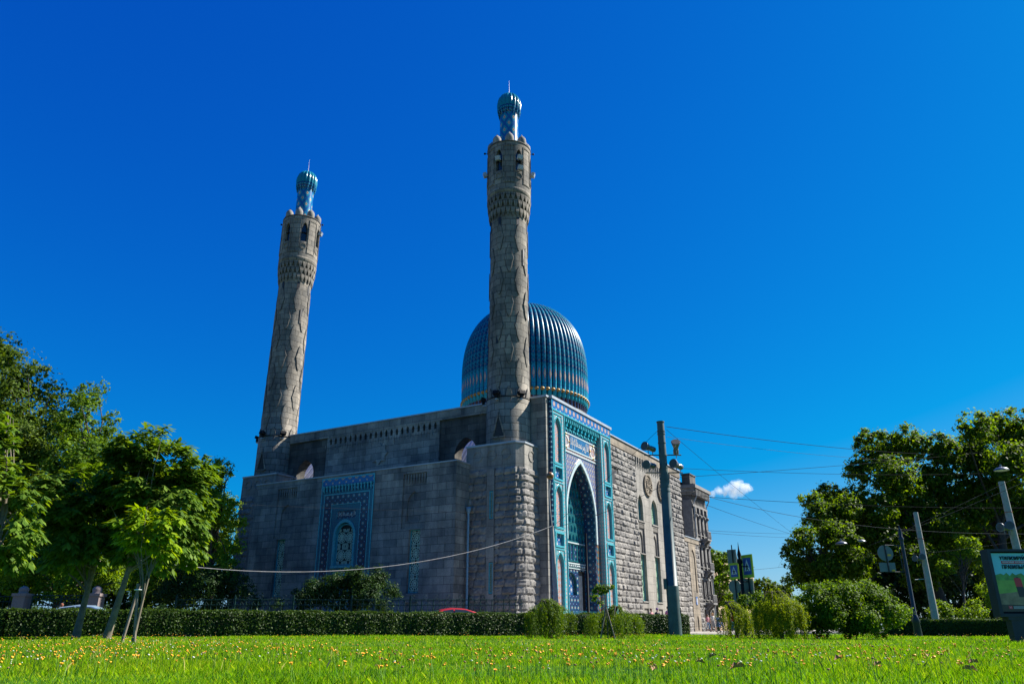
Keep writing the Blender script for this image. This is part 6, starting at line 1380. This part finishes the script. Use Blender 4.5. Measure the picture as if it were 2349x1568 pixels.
# ================================================================== CARS
M['tyre'] = plain('black_rubber', (.02, .02, .02), .9); M['tail'] = plain('red_tail_lamp', (.35, .01, .01), .25)
def carpaint(name, c):
    k = N(name); k.b.inputs['Coat Weight'].default_value = .6; k.b.inputs['Coat Roughness'].default_value = .05; return k.fin(c, .35, .2)
def car(label, loc, rz, paint, name='parked_car'):
    root = thing(name, label, 'car', loc, rz); m = MB()
    prof = [(-2.1, .35), (-2.15, .62), (-2.05, .88), (-1.15, .98), (-.45, 1.38), (.15, 1.47), (.85, 1.44), (1.45, 1.25), (1.95, .98), (2.08, .8), (2.1, .45), (2.0, .28), (-2.0, .28)]
    secs = []
    for y, inset in ((-.86, 0), (-.80, 0.0), (-.62, .0), (0, 0), (.62, 0), (.80, 0), (.86, 0)):
        k = abs(y); row = []
        for x, z in prof:
            up = max(0, (z - .9) / .57); yy = math.copysign(min(k, .86 - .24 * up), y) if y else 0; row.append((x * (1 if k < .85 else .985), yy, z - (.03 * up if k > .6 else 0) - (.0 if k < .85 else .03 * (z > .8)) + (.025 * up if k < .1 else 0)))
        secs.append(row)
    n = len(prof); v = [p for s in secs for p in s]; f = [(j * n + i, j * n + (i + 1) % n, (j + 1) * n + (i + 1) % n, (j + 1) * n + i) for j in range(len(secs) - 1) for i in range(n)]
    m.add(v, f, 0, None, True); m.add(secs[0], [tuple(range(n))], 0); m.add(secs[-1], [tuple(range(n - 1, -1, -1))], 0); m.build('body', paint, root)
    w_ = MB()
    for s in (-1, 1):
        for a in (((-.98, 1.0), (-.42, 1.33), (.12, 1.4), (.12, 1.0)), ((.2, 1.0), (.2, 1.4), (.8, 1.37), (1.28, 1.22), (1.5, 1.0))):
            pts = [(x, s * (.868 - .24 * max(0, (z - .9) / .57)), z) for x, z in a]; w_.add(pts, [tuple(range(len(pts)))])
    for a in (((-1.12, .99), (-.5, 1.36)), ((1.5, 1.24), (1.9, 1.0))):
        (x0, z0), (x1, z1) = a; w_.add([(x0 - .01, -.62, z0 + .015), (x0 - .01, .62, z0 + .015), (x1 - .01 if x1 < 0 else x1 + .01, .56, z1 + .015), (x1 - .01 if x1 < 0 else x1 + .01, -.56, z1 + .015)], [(0, 1, 2, 3)])
    w_.build('windows', M['glass'], root)
    for x in (-1.32, 1.3):
        for s in (-1, 1):
            q = MB(); q.tube([(x, s * .70, .32), (x, s * .885, .32)], .32, 18); wo = q.build('wheel', M['tyre'], root); q = MB(); q.tube([(x, s * .87, .32), (x, s * .895, .32)], .2, 14); q.build('rim', M['chrome'], wo)
    for s in (-1, 1):
        q = MB(); q.obox((-2.1, s * .62, .72), (.05, 0, 0), (0, .2, 0), (0, 0, .08)); q.build('headlight', M['chrome'], root); q = MB(); q.obox((2.06, s * .66, .82), (.04, 0, 0), (0, .15, 0), (0, 0, .1)); q.build('tail_light', M['tail'], root)
    return root
hd_ = math.atan2(14.2, 29.2)
def roadx(xv, off):
    for Y in np.linspace(30, 60, 300):
        x = gx(xv, Y)
        if Y > hedge_y(x) + off: return x, Y, 0.0
car('light blue car with only its roof showing over the left part of the hedge', roadx(163, 6.6), hd_ * .6, carpaint('light_blue_car_paint', (.32, .45, .58)))
car('bright red car with only its roof showing over the hedge before the corner block', roadx(1026, 4.2), hd_ * .8, carpaint('bright_red_car_paint', (.55, .012, .02)))
car('small blue car far down the side street behind the weeping larches', (gx(1712, 92), 92, .01), R(60), carpaint('blue_car_paint', (.03, .10, .25))); car('silver car far down the side street behind the bush', (gx(1748, 84), 84, .01), R(60), carpaint('silver_car_paint', (.4, .41, .42)))

# ================================================================== PEOPLE
def skin_mesh(name, V, E_, Rd, mat, parent, root=0):
    bm = bmesh.new(); lay = bm.verts.layers.skin.verify(); vs = []
    for p, r in zip(V, Rd):
        v = bm.verts.new(p); v[lay].radius = (r, r) if not isinstance(r, tuple) else r; vs.append(v)
    vs[root][lay].use_root = True
    for a, b_ in E_: bm.edges.new((vs[a], vs[b_]))
    me = bpy.data.meshes.new(name); bm.to_mesh(me); bm.free(); me.materials.append(mat)
    o = bpy.data.objects.new(name, me); COL.objects.link(o)
    if parent: o.parent = own(parent)
    md = o.modifiers.new('skin', 'SKIN'); md.use_smooth_shade = True; sd = o.modifiers.new('smooth', 'SUBSURF'); sd.levels = 1; sd.render_levels = 1
    return o
SKIN = plain('tan_skin', (.48, .28, .19), .6, 0, .06)  # one even skin tone for all figures
def cloth(n, c): return plain(n, c, .85, 0, .12, 8)
def person(label, x, y, rz, h, top, legs, hair, skirt=None, hairlong=False, stride=.22, z=.12, hold=0):
    root = thing('person', label, 'person', (x, y, z), rz, None); s = h / 1.7
    V = []; E_ = []; Rd = []
    def add(p, r, frm=None):
        V.append(Vector(p) * s); Rd.append((r * s) if not isinstance(r, tuple) else (r[0] * s, r[1] * s))
        if frm is not None: E_.append((frm, len(V) - 1))
        return len(V) - 1
    pel = add((0, 0, .93), (.135, .10)); ab_ = add((0, -.01, 1.08), (.12, .09), pel); ch = add((0, 0, 1.27), (.145, .10), ab_); nk0 = add((0, 0, 1.42), (.07, .065), ch); nk = add((0, -.01, 1.48), .05, nk0); h0 = add((0, -.02, 1.55), (.068, .08), nk); h1 = add((0, -.015, 1.63), (.072, .092), h0); add((0, 0, 1.70), (.035, .045), h1)
    J = {}
    for sd in (-1, 1):
        sh = add((sd * .17, 0, 1.39), .055, nk0); sw = -sd * stride * .55
        el = add((sd * .235, sw * .25, 1.13), .040, sh); bend_ = -.16 if hold else -.05; wr = add((sd * .235, sw * .7 + bend_, .92 + (.1 if hold else 0)), .027, el); hd_i = add((sd * .23, sw * .8 + bend_ * 1.25, .84 + (.1 if hold else 0)), (.022, .036), wr)
        for k, (dy, L) in enumerate(((-.03, .07), (-.012, .085), (.008, .08), (.028, .062))): add((sd * .228, V[hd_i].y / s + dy, .84 + (.1 if hold else 0) - L), .009, hd_i)
        add((sd * .20, V[hd_i].y / s - .045, .83 + (.1 if hold else 0)), .010, hd_i)
        hp = add((sd * .085, 0, .86), .088, pel); st = sd * stride; kn = add((sd * .095, -st * .55, .49), .058, hp); bk = max(0, -(-st)) * .35
        an = add((sd * .09, -st * 1.0 + (.10 if st < 0 else 0), .09 + (.07 if st < 0 else 0)), .036, kn); add((sd * .10, V[an].y / s - .15, .035 + (.04 if st < 0 else 0)), .034, an)
        J[sd] = dict(sh=V[sh], el=V[el], wr=V[wr], hp=V[hp], kn=V[kn], an=V[an])
    skin_mesh('body', V, E_, Rd, SKIN, root)
    tv = [V[pel] + Vector((0, 0, -.03 * s)), V[ab_], V[ch], V[nk0] - Vector((0, 0, .01))]; tr_ = [(.155 * s, .12 * s), (.14 * s, .108 * s), (.16 * s, .12 * s), (.08 * s, .075 * s)]; te = [(0, 1), (1, 2), (2, 3)]
    for sd in (-1, 1):
        tv += [J[sd]['sh'], J[sd]['sh'].lerp(J[sd]['el'], .75)]; tr_ += [.068 * s, .056 * s]; te += [(3, len(tv) - 2), (len(tv) - 2, len(tv) - 1)]
    skin_mesh('top', tv, te, tr_, top, root)
    if skirt:
        m = MB(); m.lathe([(.15 * s, 1.0 * s), (.19 * s, .85 * s), (.21 * s, .7 * s), (.23 * s, .5 * s)], (0, 0, 0), 14); m.build('skirt', skirt, root)
    else:
        lv = [V[pel]]; lr = [(.15 * s, .115 * s)]; le = []
        for sd in (-1, 1):
            b0 = len(lv); lv += [J[sd]['hp'], J[sd]['kn'], J[sd]['an'] + Vector((0, 0, .04 * s))]; lr += [.1 * s, .072 * s, .055 * s]; le += [(0, b0), (b0, b0 + 1), (b0 + 1, b0 + 2)]
        skin_mesh('trousers', lv, le, lr, legs, root)
    m = MB(); hc = V[h1] + Vector((0, .018 * s, .02 * s)); m.sphere(hc, .098 * s, 12, 0, 1.05)
    if hairlong:
        m.tube([hc + Vector((0, .05 * s, 0)), hc + Vector((0, .08 * s, -.12 * s)), hc + Vector((0, .07 * s, -.22 * s))], [.08 * s, .085 * s, .05 * s], 8)
        for sd in (-1, 1): m.tube([hc + Vector((sd * .07 * s, 0, .02 * s)), hc + Vector((sd * .085 * s, .01 * s, -.1 * s)), hc + Vector((sd * .075 * s, .02 * s, -.17 * s))], [.04 * s, .04 * s, .02 * s], 6)
    m.build('hair', hair, root)
    for sd in (-1, 1):
        a_ = J[sd]['an']; m = MB(); m.tube([a_ + Vector((0, .05, -.045)) * s, a_ + Vector((sd * .005, -.05, -.05)) * s, a_ + Vector((sd * .01, -.17, -.058)) * s], [.045 * s, .05 * s, .035 * s], 8); m.build('shoe', DK, root)
    fc = MB(); fb = V[h1]
    for sd in (-1, 1): fc.sphere(fb + Vector((sd * .03 * s, -.088 * s, -.01 * s)), .011 * s, 6, 0); fc.sphere(fb + Vector((sd * .078 * s, .0, -.02 * s)), .022 * s, 6, 1)
    fc.sphere(fb + Vector((0, -.10 * s, -.035 * s)), .016 * s, 6, 1); fc.obox(fb + Vector((0, -.088 * s, -.075 * s)), (.02 * s, 0, 0), (0, .006 * s, 0), (0, 0, .005 * s), 2)
    fc.build('face', [M['black'], SKIN, plain('lips', (.35, .12, .1), .5)], root)
    return root
Hb, Hd, Hl = cloth('brown_hair', (.10, .045, .02)), cloth('dark_hair', (.02, .014, .01)), cloth('blond_hair', (.42, .24, .09)); JE = cloth('faded_blue_jeans', (.10, .17, .27)); WT = cloth('white_cotton', (.62, .60, .56)); DK = cloth('dark_cloth', (.03, .03, .04)); PK = cloth('pink_cotton', (.55, .25, .27)); RD = cloth('red_cotton', (.5, .03, .03)); BLc = cloth('blue_patterned_cotton', (.10, .16, .42)); GP = cloth('grey_patterned_cotton', (.28, .26, .24))
p1_ = person('woman in a pale pink top and faded jeans carrying a white bag by the wall', gx(1625, 82), 82, R(18), 1.62, PK, JE, Hb, hairlong=True, hold=1)
bgm = MB(); bgm.obox((-.30, -.1, .62), (.04, 0, 0), (0, .14, 0), (0, 0, .2)); bgm.tube([(-.30, -.18, .8), (-.28, -.1, .98), (-.30, 0, .8)], .012, 4); bgo = bgm.build('carrier_bag', WT); bgo.location = (gx(1625, 82), 82, .12); bgo.rotation_euler = (0, 0, R(18)); tag(bgo, 'white carrier bag held by the woman in the pink top', 'bag')
person('blond woman in a white top and patterned skirt striding towards the lawn', gx(1637, 79), 79, R(14), 1.72, WT, JE, Hl, skirt=GP, hairlong=True, stride=.26)
person('person in dark clothes just behind the woman with jeans', gx(1631, 88), 88, R(20), 1.6, DK, DK, Hd)
person('person in a blue patterned dress right of the blond woman', gx(1648, 84), 84, R(16), 1.62, BLc, JE, Hd, skirt=BLc)
person('man in black top and shorts further back by the townhouse', gx(1656, 92), 92, R(15), 1.75, DK, BLc, Hd)
person('person in a red top behind the left weeping larch', gx(1684, 78), 78, R(10), 1.68, RD, cloth('teal_cotton', (.05, .25, .28)), RD)
person('person in a blue top and shorts right of the red topped person', gx(1697, 80), 80, R(10), 1.7, WT, BLc, Hd); person('small child in blue near the parked blue car', gx(1704, 84), 84, R(10), 1.15, BLc, BLc, Hb)
for xv, Y, tp_, hr, lb in ((1496, 62, PK, Hb, 'walker with brown hair, leftmost of three heads above the hedge by the side wall'), (1510, 60.5, DK, cloth('violet_hat', (.12, .05, .2)), 'walker with a violet cap above the hedge by the side wall'), (1535, 61, cloth('rose_pink_cotton', (.6, .2, .32)), Hb, 'walker in a rose pink top just left of the green pole')):
    person(lb, gx(xv, Y), Y, R(30), 1.74 if xv != 1535 else 1.86, tp_, JE, hr)
person('person with reddish hair standing beyond the light blue car', gx(131, 44.5), 44.5, R(-100), 1.72, cloth('rust_cotton', (.3, .08, .04)), DK, cloth('red_brown_hair', (.18, .06, .03)), stride=.08, z=0)

# ================================================================== CLOUD
def cloud():
    Y = 900; cc = at(1686, 1121, Y); o = bpy.data.objects.new('cloud', None); bm = bmesh.new(); k = pxm(1121, Y)
    puffs = [(1690, 1110, 17), (1672, 1119, 16), (1706, 1118, 15), (1652, 1127, 13), (1683, 1126, 18), (1722, 1121, 9), (1636, 1132, 9), (1665, 1132, 11), (1698, 1128, 13)]
    for xv, yv, rv in puffs:
        p = at(xv, yv, Y + random.uniform(-12, 12)) - cc; bmesh.ops.create_icosphere(bm, subdivisions=3, radius=rv * k * 1.25, matrix=Matrix.Translation(p))
    me = bpy.data.meshes.new('cloud'); bm.to_mesh(me); bm.free(); o = bpy.data.objects.new('cloud', me); COL.objects.link(o); o.location = cc
    md = o.modifiers.new('merge', 'REMESH'); md.mode = 'VOXEL'; md.voxel_size = 1.2
    mt = bpy.data.materials.new('cloud_vapour'); mt.use_nodes = True; t = mt.node_tree; t.nodes.remove(t.nodes['Principled BSDF']); pv_ = t.nodes.new('ShaderNodeVolumePrincipled'); pv_.inputs['Color'].default_value = (1, 1, 1, 1); pv_.inputs['Anisotropy'].default_value = 0
    tc = t.nodes.new('ShaderNodeTexCoord'); nz = t.nodes.new('ShaderNodeTexNoise'); nz.inputs['Scale'].default_value = .10; nz.inputs['Detail'].default_value = 6; nz.inputs['Roughness'].default_value = .62; t.links.new(tc.outputs['Object'], nz.inputs[0])
    def mm(op, a, b):
        n = t.nodes.new('ShaderNodeMath'); n.operation = op
        for i, v in enumerate((a, b)):
            if isinstance(v, bpy.types.NodeSocket): t.links.new(v, n.inputs[i])
            else: n.inputs[i].default_value = v
        return n.outputs[0]
    best = None
    for xv, yv, rv in puffs:      # soft union of the puffs: 1 in a puff's middle, 0 at its rim
        p = at(xv, yv, Y) - cc; vd = t.nodes.new('ShaderNodeVectorMath'); vd.operation = 'DISTANCE'; t.links.new(tc.outputs['Object'], vd.inputs[0]); vd.inputs[1].default_value = p
        f = mm('SUBTRACT', 1.0, mm('DIVIDE', vd.outputs['Value'], rv * k * 1.2)); best = f if best is None else mm('MAXIMUM', best, f)
    d = mm('ADD', mm('MULTIPLY', best, 1.1), mm('MULTIPLY', mm('SUBTRACT', nz.outputs[0], .5), 2.0))
    d = mm('MULTIPLY', mm('MAXIMUM', mm('SUBTRACT', d, .22), 0.0), 0.20)
    t.links.new(d, pv_.inputs['Density']); t.links.new(pv_.outputs[0], t.nodes['Material Output'].inputs['Volume'])
    me.materials.append(mt); tag(o, 'small white cloud low in the sky right of the mosque', 'cloud', kind='stuff')
cloud()
